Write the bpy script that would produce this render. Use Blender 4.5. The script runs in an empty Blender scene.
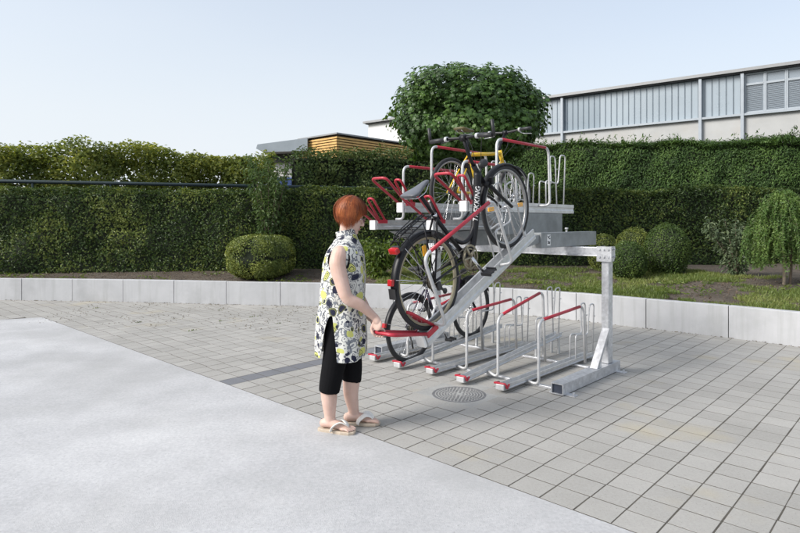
import bpy, bmesh, math, random
import numpy as np
from mathutils import Vector, Matrix, Quaternion
random.seed(7)
RNG = np.random.default_rng(11)
scene = bpy.context.scene
COL = scene.collection
R = math.radians
AX, AY = 0.685, 0.7287                       # direction of the parking rails on the ground
n_ = math.hypot(AX, AY); AX /= n_; AY /= n_
HEAD = math.atan2(AY, AX)
def W(u, v, z=0.0):                          # rail frame -> world
    return Vector((u * AX - v * AY, u * AY + v * AX, z))

# ------------------------------------------------------------------ materials
def new_mat(name):
    m = bpy.data.materials.new(name); m.use_nodes = True
    nt = m.node_tree; nt.nodes.clear()
    out = nt.nodes.new('ShaderNodeOutputMaterial')
    return m, nt, out
def N(nt, t, **kw):
    n = nt.nodes.new(t)
    for k, v in kw.items():
        if k in ('inputs',):
            for a, b in v.items(): n.inputs[a].default_value = b
        else: setattr(n, k, v)
    return n
def L(nt, a, b): nt.links.new(a, b)
def c4(c): return (c[0], c[1], c[2], 1.0)
def ramp(nt, stops):
    r = nt.nodes.new('ShaderNodeValToRGB')
    e = r.color_ramp.elements
    while len(e) > 1: e.remove(e[-1])
    e[0].position = stops[0][0]; e[0].color = c4(stops[0][1])
    for p, c in stops[1:]:
        x = e.new(p); x.color = c4(c)
    return r
def mat(name, col, rough=0.5, metal=0.0, var=0.12, scale=12.0, bump=0.0, bscale=80.0, spec=0.5, detail=6.0, coat=0.0, stain_or_light=None):
    m, nt, out = new_mat(name)
    b = N(nt, 'ShaderNodeBsdfPrincipled')
    tc = N(nt, 'ShaderNodeTexCoord')
    no = N(nt, 'ShaderNodeTexNoise', inputs={'Scale': scale, 'Detail': detail, 'Roughness': 0.62})
    L(nt, tc.outputs['Object'], no.inputs['Vector'])
    lo = [max(0, x * (1 - var)) for x in col]; hi = [min(1, x * (1 + var)) for x in col]
    r = ramp(nt, [(0.3, lo), (0.7, hi)])
    L(nt, no.outputs['Fac'], r.inputs['Fac'])
    colout = r.outputs['Color']
    if stain_or_light:
        n2 = N(nt, 'ShaderNodeTexNoise', inputs={'Scale': stain_or_light[1], 'Detail': 5.0, 'Roughness': 0.6})
        L(nt, tc.outputs['Object'], n2.inputs['Vector'])
        r2 = ramp(nt, [(stain_or_light[2], (0, 0, 0)), (stain_or_light[3], (1, 1, 1))])
        L(nt, n2.outputs['Fac'], r2.inputs['Fac'])
        mx = N(nt, 'ShaderNodeMix', data_type='RGBA')
        L(nt, r2.outputs['Color'], mx.inputs[0]); L(nt, colout, mx.inputs[6]); mx.inputs[7].default_value = c4(stain_or_light[0])
        colout = mx.outputs[2]
    L(nt, colout, b.inputs['Base Color'])
    b.inputs['Metallic'].default_value = metal
    rr = N(nt, 'ShaderNodeMapRange', inputs={'To Min': max(0.02, rough * 0.85), 'To Max': min(1, rough * 1.15)})
    L(nt, no.outputs['Fac'], rr.inputs['Value']); L(nt, rr.outputs['Result'], b.inputs['Roughness'])
    b.inputs['Specular IOR Level'].default_value = spec
    if coat: b.inputs['Coat Weight'].default_value = coat; b.inputs['Coat Roughness'].default_value = 0.1
    if bump:
        bn = N(nt, 'ShaderNodeTexNoise', inputs={'Scale': bscale, 'Detail': 6.0, 'Roughness': 0.7})
        L(nt, tc.outputs['Object'], bn.inputs['Vector'])
        bp = N(nt, 'ShaderNodeBump', inputs={'Strength': bump, 'Distance': 0.01})
        L(nt, bn.outputs['Fac'], bp.inputs['Height']); L(nt, bp.outputs['Normal'], b.inputs['Normal'])
    L(nt, b.outputs['BSDF'], out.inputs['Surface'])
    return m
def leaf_mat(name, dark, mid, light, transl=0.35, rough=0.5, clump=1.6):
    m, nt, out = new_mat(name)
    ge = N(nt, 'ShaderNodeNewGeometry')
    tc = N(nt, 'ShaderNodeTexCoord')
    no = N(nt, 'ShaderNodeTexNoise', inputs={'Scale': clump, 'Detail': 3.0})
    L(nt, tc.outputs['Object'], no.inputs['Vector'])
    ad = N(nt, 'ShaderNodeMath', operation='MULTIPLY_ADD', inputs={1: 0.55}); L(nt, ge.outputs['Random Per Island'], ad.inputs[0])
    sb = N(nt, 'ShaderNodeMath', operation='MULTIPLY_ADD', inputs={1: 1.5, 2: -0.5}); L(nt, no.outputs['Fac'], sb.inputs[0])
    L(nt, sb.outputs[0], ad.inputs[2])
    r = ramp(nt, [(0.0, dark), (0.5, mid), (1.0, light)]); L(nt, ad.outputs[0], r.inputs['Fac'])
    b = N(nt, 'ShaderNodeBsdfPrincipled'); b.inputs['Roughness'].default_value = rough
    b.inputs['Specular IOR Level'].default_value = 0.35
    L(nt, r.outputs['Color'], b.inputs['Base Color'])
    t = N(nt, 'ShaderNodeBsdfTranslucent')
    hs = N(nt, 'ShaderNodeHueSaturation', inputs={'Hue': 0.48, 'Saturation': 1.15, 'Value': 1.5}); L(nt, r.outputs['Color'], hs.inputs['Color']); L(nt, hs.outputs['Color'], t.inputs['Color'])
    mx = N(nt, 'ShaderNodeMixShader', inputs={0: transl}); L(nt, b.outputs[0], mx.inputs[1]); L(nt, t.outputs[0], mx.inputs[2])
    L(nt, mx.outputs[0], out.inputs['Surface'])
    return m

STEEL = mat('galvanised_steel', (0.56, 0.57, 0.59), 0.42, 0.55, 0.24, 24, 0.03, 60, stain_or_light=((0.46, 0.47, 0.49), 5, 0.52, 0.72))
ALU = mat('aluminium', (0.60, 0.61, 0.62), 0.36, 0.65, 0.14, 16, 0.02, 90)
ZINC = mat('dull_zinc_sheet', (0.27, 0.285, 0.29), 0.55, 0.45, 0.18, 7, 0.02, 60, stain_or_light=((0.19, 0.20, 0.205), 3, 0.5, 0.7))
RED = mat('red_plastic', (0.40, 0.016, 0.035), 0.42, 0, 0.12, 20, 0.02, 150, coat=0.15)
WHITE_PL = mat('white_plastic', (0.78, 0.78, 0.77), 0.5, 0, 0.05, 10)
WHITE_TUBE = mat('pale_galvanised_tube', (0.53, 0.535, 0.54), 0.45, 0.35, 0.12, 20)
RUBBER = mat('tyre_rubber', (0.022, 0.022, 0.024), 0.75, 0, 0.25, 30, 0.1, 160)
BLACK = mat('black_paint', (0.010, 0.010, 0.012), 0.4, 0, 0.2, 8, spec=0.3)
BLACKPL = mat('black_plastic', (0.025, 0.025, 0.027), 0.5, 0, 0.2, 18, 0.03, 120)
CHROME = mat('chromed_metal', (0.66, 0.66, 0.67), 0.22, 0.95, 0.08, 10)
RIMM = mat('rim_alloy', (0.34, 0.34, 0.34), 0.4, 0.8, 0.1, 12)
RIMTAN = mat('tan_rim_wall', (0.33, 0.29, 0.20), 0.5, 0.2, 0.15, 12)
CHAIN = mat('oiled_chain_steel', (0.16, 0.14, 0.11), 0.45, 0.7, 0.3, 60)
BRASSY = mat('worn_chainring', (0.30, 0.27, 0.20), 0.4, 0.8, 0.2, 30)
YELLOW = mat('yellow_paint', (0.72, 0.47, 0.02), 0.35, 0, 0.08, 10, coat=0.3)
AMBER = mat('amber_reflector', (0.85, 0.40, 0.02), 0.25, 0, 0.08, 40, coat=0.4)
REDLENS = mat('red_lens', (0.42, 0.01, 0.015), 0.2, 0, 0.1, 30, coat=0.4)
GREYSADDLE = mat('grey_saddle_cover', (0.11, 0.115, 0.13), 0.32, 0, 0.15, 10, 0.03, 90)
PURPLE = mat('dark_violet_paint', (0.03, 0.02, 0.05), 0.3, 0, 0.2, 9, coat=0.3)
CONC = mat('precast_concrete', (0.44, 0.445, 0.455), 0.85, 0, 0.08, 3.0, 0.12, 120, detail=10, stain_or_light=((0.33, 0.335, 0.34), 1.6, 0.52, 0.80))
def add_streaks(m, col, sc, lo, hi):      # weather streaks that run down a wall
    nt = m.node_tree; b = [n for n in nt.nodes if n.type == 'BSDF_PRINCIPLED'][0]; src = b.inputs['Base Color'].links[0].from_socket
    tc = N(nt, 'ShaderNodeTexCoord'); mp = N(nt, 'ShaderNodeMapping'); mp.inputs['Scale'].default_value = (sc, sc, sc * 0.07); L(nt, tc.outputs['Object'], mp.inputs[0])
    no = N(nt, 'ShaderNodeTexNoise', inputs={'Scale': 1.0, 'Detail': 5.0, 'Roughness': 0.65}); L(nt, mp.outputs[0], no.inputs['Vector'])
    r = ramp(nt, [(lo, (0, 0, 0)), (hi, (1, 1, 1))]); L(nt, no.outputs['Fac'], r.inputs['Fac'])
    mx = N(nt, 'ShaderNodeMix', data_type='RGBA'); L(nt, r.outputs['Color'], mx.inputs[0]); L(nt, src, mx.inputs[6]); mx.inputs[7].default_value = c4(col); L(nt, mx.outputs[2], b.inputs['Base Color'])
add_streaks(CONC, (0.33, 0.335, 0.33), 9.0, 0.5, 0.85)
DARKJ = mat('dark_gap', (0.06, 0.058, 0.055), 0.95, 0, 0.3, 20)
SOCKET = mat('tube_inside_shade', (0.05, 0.06, 0.085), 0.7, 0.2, 0.2, 10)

# ------------------------------------------------------------------ mesh builder
class MB:
    def __init__(s): s.v = []; s.f = []; s.sm = []; s.mi = []
    def add(s, vs, fs, smooth=False, mi=0):
        o = len(s.v); s.v.extend([tuple(x) for x in vs])
        for f in fs: s.f.append(tuple(i + o for i in f)); s.sm.append(smooth); s.mi.append(mi)
        return s
    def box(s, c, size, rot=None, mi=0):
        x, y, z = size[0] / 2, size[1] / 2, size[2] / 2
        p = [Vector((a, b, d)) for a in (-x, x) for b in (-y, y) for d in (-z, z)]
        if rot is not None: p = [rot @ q for q in p]
        p = [q + Vector(c) for q in p]
        return s.add(p, [(0, 1, 3, 2), (4, 6, 7, 5), (0, 4, 5, 1), (2, 3, 7, 6), (0, 2, 6, 4), (1, 5, 7, 3)], False, mi)
    def prism(s, poly, axis, a, b, mi=0):    # polygon in the two other axes, extruded along axis from a to b
        def P(q, t):
            if axis == 'x': return (t, q[0], q[1])
            if axis == 'y': return (q[0], t, q[1])
            return (q[0], q[1], t)
        n = len(poly)
        vs = [P(q, a) for q in poly] + [P(q, b) for q in poly]
        fs = [tuple(range(n)), tuple(range(2 * n - 1, n - 1, -1))] + [(i, i + n, (i + 1) % n + n, (i + 1) % n) for i in range(n)]
        return s.add(vs, fs, False, mi)
    def tube(s, pts, r, seg=8, closed=False, cap=True, flat=None, mi=0):
        P = [Vector(p) for p in pts]; n = len(P)
        rs = r if hasattr(r, '__len__') else [r] * n
        T = []
        for i in range(n):
            if closed: t = P[(i + 1) % n] - P[i - 1]
            else: t = P[min(i + 1, n - 1)] - P[max(i - 1, 0)]
            T.append(t.normalized() if t.length > 1e-9 else Vector((0, 0, 1)))
        ref = Vector((0, 0, 1)) if abs(T[0].z) < 0.9 else Vector((1, 0, 0))
        if flat is not None: ref = Vector(flat[0])
        nrm = (ref - T[0] * ref.dot(T[0])).normalized()
        vs = []
        for i in range(n):
            if i:
                q = T[i - 1].rotation_difference(T[i]); nrm = q @ nrm
                nrm = (nrm - T[i] * nrm.dot(T[i])).normalized()
            bn = T[i].cross(nrm)
            fa, fb = (1, 1) if flat is None else (flat[1], flat[2])
            for k in range(seg):
                an = 2 * math.pi * k / seg
                vs.append(P[i] + (nrm * math.cos(an) * fa + bn * math.sin(an) * fb) * rs[i])
        fs = []
        for i in range(n if closed else n - 1):
            j = (i + 1) % n
            for k in range(seg):
                k2 = (k + 1) % seg
                fs.append((i * seg + k, i * seg + k2, j * seg + k2, j * seg + k))
        s.add(vs, fs, True, mi)
        if cap and not closed:
            o = len(s.v) - n * seg
            s.f.append(tuple(o + k for k in range(seg - 1, -1, -1))); s.sm.append(False); s.mi.append(mi)
            s.f.append(tuple(o + (n - 1) * seg + k for k in range(seg))); s.sm.append(False); s.mi.append(mi)
        return s
    def lathe(s, prof, axis='z', c=(0, 0, 0), seg=24, mi=0, smooth=True):   # prof: (radius, height)
        vs = []; n = len(prof)
        for r, h in prof:
            for k in range(seg):
                a = 2 * math.pi * k / seg; x, y = r * math.cos(a), r * math.sin(a)
                if axis == 'z': p = (x, y, h)
                elif axis == 'y': p = (x, h, y)
                else: p = (h, x, y)
                vs.append((p[0] + c[0], p[1] + c[1], p[2] + c[2]))
        fs = []
        for i in range(n - 1):
            for k in range(seg):
                k2 = (k + 1) % seg
                f = (i * seg + k, i * seg + k2, (i + 1) * seg + k2, (i + 1) * seg + k)
                fs.append(f if axis != 'y' else f[::-1])
        return s.add(vs, fs, smooth, mi)
    def ell(s, c, rad, rot=None, su=16, sv=10, mi=0):
        vs = []; fs = []
        for i in range(sv + 1):
            th = math.pi * i / sv
            for k in range(su):
                ph = 2 * math.pi * k / su
                p = Vector((rad[0] * math.sin(th) * math.cos(ph), rad[1] * math.sin(th) * math.sin(ph), rad[2] * math.cos(th)))
                if rot is not None: p = rot @ p
                vs.append(p + Vector(c))
        for i in range(sv):
            for k in range(su):
                k2 = (k + 1) % su
                fs.append((i * su + k, (i + 1) * su + k, (i + 1) * su + k2, i * su + k2))
        return s.add(vs, fs, True, mi)
    def build(s, name, mats, parent=None, bevel=0.0, doubles=False, loc=None, solid=0.0, subsurf=0):
        me = bpy.data.meshes.new(name)
        me.from_pydata(s.v, [], s.f)
        if not isinstance(mats, (list, tuple)): mats = [mats]
        for m in mats: me.materials.append(m)
        me.polygons.foreach_set('use_smooth', s.sm); me.polygons.foreach_set('material_index', s.mi)
        me.validate(); me.update()
        if doubles:
            bm = bmesh.new(); bm.from_mesh(me); bmesh.ops.remove_doubles(bm, verts=bm.verts, dist=1e-5)
            bmesh.ops.recalc_face_normals(bm, faces=bm.faces); bm.to_mesh(me); bm.free()
        o = bpy.data.objects.new(name, me); COL.objects.link(o)
        if parent: o.parent = parent
        if loc is not None: o.location = loc
        if solid:
            md = o.modifiers.new('s', 'SOLIDIFY'); md.thickness = solid; md.offset = -1
        if bevel:
            md = o.modifiers.new('b', 'BEVEL'); md.width = bevel; md.segments = 2; md.limit_method = 'ANGLE'; md.angle_limit = R(50)
        if subsurf:
            md = o.modifiers.new('u', 'SUBSURF'); md.levels = subsurf; md.render_levels = subsurf
        return o
def np_mesh(name, verts, faces, m, parent=None, smooth=False, loc=None, mi=None):
    """verts (n,3), faces (k,c) arrays of one size"""
    me = bpy.data.meshes.new(name)
    verts = np.ascontiguousarray(verts, dtype=np.float32); faces = np.ascontiguousarray(faces, dtype=np.int32)
    k, c = faces.shape
    me.vertices.add(len(verts)); me.vertices.foreach_set('co', verts.ravel())
    me.loops.add(k * c); me.loops.foreach_set('vertex_index', faces.ravel())
    me.polygons.add(k); me.polygons.foreach_set('loop_start', np.arange(0, k * c, c, dtype=np.int32))
    try: me.polygons.foreach_set('loop_total', np.full(k, c, dtype=np.int32))
    except Exception: pass
    for q in (m if isinstance(m, (list, tuple)) else [m]): me.materials.append(q)
    me.polygons.foreach_set('use_smooth', np.full(k, bool(smooth)))
    if mi is not None: me.polygons.foreach_set('material_index', np.asarray(mi, dtype=np.int32))
    me.update(calc_edges=True); me.validate()
    o = bpy.data.objects.new(name, me); COL.objects.link(o)
    if parent: o.parent = parent
    if loc is not None: o.location = loc
    return o
def fillet(pts, r, n=5):
    P = [Vector(p) for p in pts]; out = [P[0]]
    for i in range(1, len(P) - 1):
        a, b, c = P[i - 1], P[i], P[i + 1]
        d1, d2 = (a - b), (c - b)
        rr = min(r, d1.length * 0.49, d2.length * 0.49)
        p1, p2 = b + d1.normalized() * rr, b + d2.normalized() * rr
        for k in range(n + 1):
            t = k / n
            out.append(p1 * (1 - t) ** 2 + b * 2 * t * (1 - t) + p2 * t * t)
    out.append(P[-1]); return out
def crom(pts, n=8):
    P = [Vector(p) for p in pts]; P = [P[0] * 2 - P[1]] + P + [P[-1] * 2 - P[-2]]
    out = []
    for i in range(1, len(P) - 2):
        for k in range(n):
            t = k / n
            a, b, c, d = P[i - 1:i + 3]
            out.append(0.5 * ((2 * b) + (c - a) * t + (2 * a - 5 * b + 4 * c - d) * t * t + (3 * b - a - 3 * c + d) * t ** 3))
    out.append(P[-2]); return out
def tag(o, label=None, cat=None, group=None, kind=None):
    if label: o['label'] = label
    if cat: o['category'] = cat
    if group: o['group'] = group
    if kind: o['kind'] = kind
    return o
def empty(name, loc=(0, 0, 0), rz=0.0, label=None, cat=None, group=None, parent=None):
    o = bpy.data.objects.new(name, None); COL.objects.link(o)
    o.location = loc; o.rotation_euler = (0, 0, rz); o.empty_display_size = 0.1
    if parent: o.parent = parent
    return tag(o, label, cat, group)
def copy_tree(o, parent=None):
    c = o.copy(); COL.objects.link(c)
    if parent: c.parent = parent
    for ch in list(o.children): copy_tree(ch, c)
    return c
# value noise (numpy)
_H = np.random.default_rng(5).random(4096)
def vnoise(p):
    p = np.asarray(p, dtype=np.float64); i = np.floor(p).astype(np.int64); f = p - i; f = f * f * (3 - 2 * f)
    def h(x, y, z): return _H[(x * 73856093 ^ y * 19349663 ^ z * 83492791) & 4095]
    x, y, z = i[..., 0], i[..., 1], i[..., 2]; fx, fy, fz = f[..., 0], f[..., 1], f[..., 2]
    def l(a, b, t): return a + (b - a) * t
    return l(l(l(h(x, y, z), h(x + 1, y, z), fx), l(h(x, y + 1, z), h(x + 1, y + 1, z), fx), fy),
             l(l(h(x, y, z + 1), h(x + 1, y, z + 1), fx), l(h(x, y + 1, z + 1), h(x + 1, y + 1, z + 1), fx), fy), fz)
def fbm(p, o=3):
    s = 0; a = 0.5
    for k in range(o): s = s + a * vnoise(np.asarray(p) * 2 ** k + 17.3 * k); a *= 0.5
    return s / (1 - 0.5 ** o)
# ------------------------------------------------------------------ the setting
def tri_noise_mat(name, stops, s1, s2, rough=0.9, bump=0.3, bscale=120, dist=0.01, island=0.0, speck=None, stain_or_light=None):
    m, nt, out = new_mat(name)
    b = N(nt, 'ShaderNodeBsdfPrincipled'); b.inputs['Roughness'].default_value = rough; b.inputs['Specular IOR Level'].default_value = 0.25
    tc = N(nt, 'ShaderNodeTexCoord')
    a = N(nt, 'ShaderNodeTexNoise', inputs={'Scale': s1, 'Detail': 7.0, 'Roughness': 0.65}); L(nt, tc.outputs['Object'], a.inputs['Vector'])
    c = N(nt, 'ShaderNodeTexNoise', inputs={'Scale': s2, 'Detail': 4.0, 'Roughness': 0.7}); L(nt, tc.outputs['Object'], c.inputs['Vector'])
    mx = N(nt, 'ShaderNodeMix', data_type='FLOAT'); mx.inputs[0].default_value = 0.45
    L(nt, a.outputs['Fac'], mx.inputs[2]); L(nt, c.outputs['Fac'], mx.inputs[3])
    fac = mx.outputs[0]
    if island:
        ge = N(nt, 'ShaderNodeNewGeometry')
        ma = N(nt, 'ShaderNodeMath', operation='MULTIPLY_ADD', inputs={1: island, 2: -island / 2}); L(nt, ge.outputs['Random Per Island'], ma.inputs[0])
        ad = N(nt, 'ShaderNodeMath', operation='ADD'); L(nt, fac, ad.inputs[0]); L(nt, ma.outputs[0], ad.inputs[1]); fac = ad.outputs[0]
    r = ramp(nt, stops); L(nt, fac, r.inputs['Fac'])
    col = r.outputs['Color']
    for sp in (speck, stain_or_light):
        if not sp: continue
        v = N(nt, 'ShaderNodeTexNoise', inputs={'Scale': sp[1], 'Detail': sp[4], 'Roughness': 0.6}); L(nt, tc.outputs['Object'], v.inputs['Vector'])
        rr = ramp(nt, [(sp[2], (0, 0, 0)), (sp[3], (1, 1, 1))]); L(nt, v.outputs['Fac'], rr.inputs['Fac'])
        m2 = N(nt, 'ShaderNodeMix', data_type='RGBA'); L(nt, rr.outputs['Color'], m2.inputs[0]); L(nt, col, m2.inputs[6]); m2.inputs[7].default_value = c4(sp[0])
        col = m2.outputs[2]
    L(nt, col, b.inputs['Base Color'])
    bn = N(nt, 'ShaderNodeTexNoise', inputs={'Scale': bscale, 'Detail': 5.0, 'Roughness': 0.75}); L(nt, tc.outputs['Object'], bn.inputs['Vector'])
    bp = N(nt, 'ShaderNodeBump', inputs={'Strength': bump, 'Distance': dist}); L(nt, bn.outputs['Fac'], bp.inputs['Height']); L(nt, bp.outputs['Normal'], b.inputs['Normal'])
    L(nt, b.outputs[0], out.inputs['Surface'])
    return m
GROUND = tri_noise_mat('earth', [(0.35, (0.07, 0.08, 0.035)), (0.65, (0.13, 0.12, 0.06))], 0.3, 6)
SLAB = tri_noise_mat('broom_finished_concrete', [(0.34, (0.37, 0.371, 0.378)), (0.5, (0.485, 0.485, 0.491)), (0.66, (0.60, 0.598, 0.597))], 0.9, 45, 0.92, 0.5, 170, 0.006,
                     speck=((0.30, 0.30, 0.30), 75, 0.60, 0.76, 4.0), stain_or_light=((0.31, 0.307, 0.30), 0.42, 0.44, 0.80, 12.0))
PAVER = tri_noise_mat('grey_concrete_paver', [(0.28, (0.285, 0.277, 0.257)), (0.5, (0.352, 0.342, 0.32)), (0.74, (0.425, 0.412, 0.386))], 1.3, 60, 0.9, 0.45, 220, 0.004, island=0.15,
                      speck=((0.15, 0.145, 0.14), 130, 0.63, 0.74, 2.0), stain_or_light=((0.42, 0.36, 0.23), 0.75, 0.58, 0.84, 4.0))  # warm patches: paver tone plus streaks of reflected sunlight put into the colour
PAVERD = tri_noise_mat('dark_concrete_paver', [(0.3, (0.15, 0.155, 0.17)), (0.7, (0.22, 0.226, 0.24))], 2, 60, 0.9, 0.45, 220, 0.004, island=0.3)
SAND = tri_noise_mat('joint_sand', [(0.35, (0.055, 0.050, 0.043)), (0.65, (0.135, 0.123, 0.103))], 4, 80, 0.95, 0.5, 200)
MORTAR = tri_noise_mat('mortar_collar', [(0.35, (0.30, 0.30, 0.29)), (0.65, (0.40, 0.40, 0.385))], 6, 60, 0.95, 0.5, 150)
SOIL = tri_noise_mat('garden_soil', [(0.3, (0.08, 0.066, 0.052)), (0.5, (0.15, 0.125, 0.10)), (0.72, (0.26, 0.225, 0.185))], 2.2, 30, 0.95, 1.0, 45, 0.05)
IRON = mat('cast_iron', (0.22, 0.22, 0.225), 0.6, 0.5, 0.25, 30, 0.2, 120)

mb = MB(); mb.add([(-260, -260, -0.14), (260, -260, -0.14), (260, 260, -0.14), (-260, 260, -0.14)], [(0, 1, 2, 3)])
tag(mb.build('ground', GROUND), kind='structure')
wall_line = crom([(-18, 12.4, 0), (-12, 11.75, 0), (-7.7, 11.2, 0), (-5.38, 10.95, 0), (-3.28, 10.62, 0), (-1.1, 10.27, 0), (0.6, 9.92, 0), (1.95, 9.38, 0), (2.8, 8.78, 0),
                  (3.465, 8.2, 0), (4.227, 7.56, 0), (4.8, 6.98, 0), (6.2, 5.5, 0), (8.5, 2.9, 0), (11, 0, 0)], 40)
arc = [0.0]
for a, b in zip(wall_line, wall_line[1:]): arc.append(arc[-1] + (b - a).length)
arc = np.array(arc); WL = np.array([[p.x, p.y] for p in wall_line])
def wall_at(s):
    x = np.interp(s, arc, WL[:, 0]); y = np.interp(s, arc, WL[:, 1])
    x2 = np.interp(s + 0.05, arc, WL[:, 0]); y2 = np.interp(s + 0.05, arc, WL[:, 1]); x1 = np.interp(s - 0.05, arc, WL[:, 0]); y1 = np.interp(s - 0.05, arc, WL[:, 1])
    tx, ty = x2 - x1, y2 - y1; l = np.hypot(tx, ty)
    return x, y, -ty / l, tx / l                       # point and the normal that points into the bed
def s_near(px, py): return float(arc[np.argmin((WL[:, 0] - px) ** 2 + (WL[:, 1] - py) ** 2)])
def wall_y(x): return np.interp(x, WL[:, 0], WL[:, 1])

# concrete slab
C0 = W(2.816, 10.35)
slab = [C0, W(2.816, -8), Vector((4, -12, 0)), Vector((-22, -12, 0)), Vector((-22, 2.0, 0))]
mb = MB(); mb.prism([(p.x, p.y) for p in slab][::-1], 'z', -0.12, 0.004)
tag(mb.build('concrete_slab', SLAB), kind='structure')
ed = (slab[4] - slab[0]).normalized()
# paving: every stone a bevelled block
mb = MB()
MH = (4.05, 3.10)
rr = random.Random(3)
vs_all = []; fs_all = []; mi_all = []
for j in range(-22, 86):
    v0 = 0.025 + j * 0.1992
    off = rr.uniform(-0.012, 0.012)
    for i in range(-26, 48):
        u0 = 2.829 + i * 0.2 + (off if i else 0)
        uc, vc = u0 + 0.1, v0 + 0.1
        p = W(uc, vc)
        if i < 0:
            if vc < 10.35: continue
            rel = p - C0
            if ed.x * rel.y - ed.y * rel.x > -0.03: continue
        if p.y > wall_y(p.x) + 0.16 or p.x < -13 or p.x > 9.5: continue
        if math.hypot(uc - MH[0], vc - MH[1]) < 0.315: continue
        g = 0.0040 + rr.uniform(-0.0012, 0.0014); ga = 0.0038 + rr.uniform(-0.0012, 0.0018); sk = rr.gauss(0, 0.006)
        h = rr.uniform(-0.0002, 0.0003); tu, tv = rr.uniform(-0.002, 0.002), rr.uniform(-0.002, 0.002)
        a0, a1, b0, b1 = u0 + g, u0 + 0.2 - g + (off if i == 0 else 0) + (-off if i == -1 else 0), v0 + ga, v0 + 0.1992 - ga
        o = len(vs_all)
        for (ins, z) in ((0.0, -0.05), (0.0, -0.0006), (0.0012, 0.0)):
            for (a, b) in ((a0 + ins, b0 + ins), (a1 - ins, b0 + ins), (a1 - ins, b1 - ins), (a0 + ins, b1 - ins)):
                q = W(a + (b - vc) * sk, b - (a - uc) * sk); vs_all.append((q.x, q.y, z + h + (a - uc) * tu + (b - vc) * tv if z > -0.04 else z))
        for k in range(4):
            k2 = (k + 1) % 4
            fs_all.append((o + k, o + k2, o + 4 + k2, o + 4 + k)); fs_all.append((o + 4 + k, o + 4 + k2, o + 8 + k2, o + 8 + k))
        fs_all.append((o + 8, o + 9, o + 10, o + 11))
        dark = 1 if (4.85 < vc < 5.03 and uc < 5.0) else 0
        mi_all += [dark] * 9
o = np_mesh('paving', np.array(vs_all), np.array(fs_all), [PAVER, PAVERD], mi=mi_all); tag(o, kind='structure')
bd = [(-14, 8.2), (-14, 12.0)] + [(p[0], p[1] + 0.1) for p in WL[::10] if -14 < p[0] < 9.6] + [(9.6, -6), (5.2, -3.0)]
# joint sand follows the paving side of the slab's edges
poly = [W(2.819, -8.0), C0 + Vector((0.002, 0.002, 0)), slab[4] + Vector((0, 0.01, 0))] + [Vector((-22, 12.9, 0))] + [Vector((p[0], p[1] + 0.1, 0)) for p in WL[::10]] + [Vector((12, -8, 0))]
mb = MB(); mb.add([(p.x, p.y, -0.0010) for p in poly], [tuple(range(len(poly)))[::-1]])
tag(mb.build('joint_sand', SAND), kind='structure')
q = W(*MH)
mb = MB(); mb.lathe([(0.0, -0.0006), (0.41, -0.0006), (0.41, -0.02)], 'z', (q.x, q.y, 0), 40, smooth=False)
tag(mb.build('mortar_patch', MORTAR), kind='structure')
mh = empty('manhole_cover', (q.x, q.y, -0.004), 0.3, 'round cast iron manhole cover set in the paving in front of the bicycle rack', 'manhole cover')
mb = MB(); mb.lathe([(0.235, -0.01), (0.235, 0.004), (0.212, 0.004), (0.212, -0.01)], 'z', (0, 0, 0), 48, smooth=False); mb.build('frame_ring', IRON, mh)
mb = MB(); mb.lathe([(0.0, 0.001), (0.208, 0.001), (0.208, -0.01)], 'z', (0, 0, 0), 48, smooth=False)
for r_, n in ((0.195, 40), (0.17, 34), (0.145, 28), (0.12, 24), (0.095, 18), (0.07, 12), (0.04, 6)):
    for k in range(n):
        a = 2 * math.pi * (k + 0.5 * (n % 3)) / n
        mb.box((r_ * math.cos(a), r_ * math.sin(a), 0.003), (0.013, 0.018, 0.006), Matrix.Rotation(a, 3, 'Z'))
mb.build('lid', IRON, mh)

# retaining wall of metre-long concrete elements
rw = empty('retaining_wall', (0.6, 9.92, 0), 0, 'low pale concrete retaining wall along the planting bed, curving from left to right', 'retaining wall')
sj = s_near(3.465, 8.2)
for k in range(-19, 10):
    s0, s1 = sj + k * 1.03 + 0.005, sj + (k + 1) * 1.03 - 0.005
    if s0 < 0.2 or s1 > arc[-1] - 0.2: continue
    ss = np.linspace(s0, s1, 5); x, y, nx, ny = wall_at(ss)
    dz = random.uniform(-0.003, 0.003); db = random.uniform(-0.003, 0.003)
    mb = MB(); vs = []
    prof = [(db, -0.1), (db, 0.408 + dz), (db + 0.008, 0.416 + dz), (0.112, 0.416 + dz), (0.12, 0.408 + dz), (0.12, -0.1)]
    for i in range(5):
        for (d, z) in prof: vs.append((x[i] + nx[i] * d - 0.6, y[i] + ny[i] * d - 9.92, z))
    n = len(prof); fs = [tuple(range(n)), tuple(range(5 * n - 1, 4 * n - 1, -1))]
    for i in range(4):
        for k2 in range(n): fs.append((i * n + k2, (i + 1) * n + k2, (i + 1) * n + (k2 + 1) % n, i * n + (k2 + 1) % n))
    mb.add(vs, fs); mb.build('panel', CONC, rw, doubles=True)
ss = np.linspace(0.3, arc[-1] - 0.3, 120); x, y, nx, ny = wall_at(ss)
mb = MB(); vs = []; fs = []
for i in range(120):
    for (d, z) in ((0.02, -0.1), (0.02, 0.398), (0.10, 0.398)): vs.append((x[i] + nx[i] * d - 0.6, y[i] + ny[i] * d - 9.92, z))
for i in range(119):
    for k in range(2): fs.append((i * 3 + k, (i + 1) * 3 + k, (i + 1) * 3 + k + 1, i * 3 + k + 1))
mb.add(vs, fs); mb.build('joint_filler', DARKJ, rw)

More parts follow.
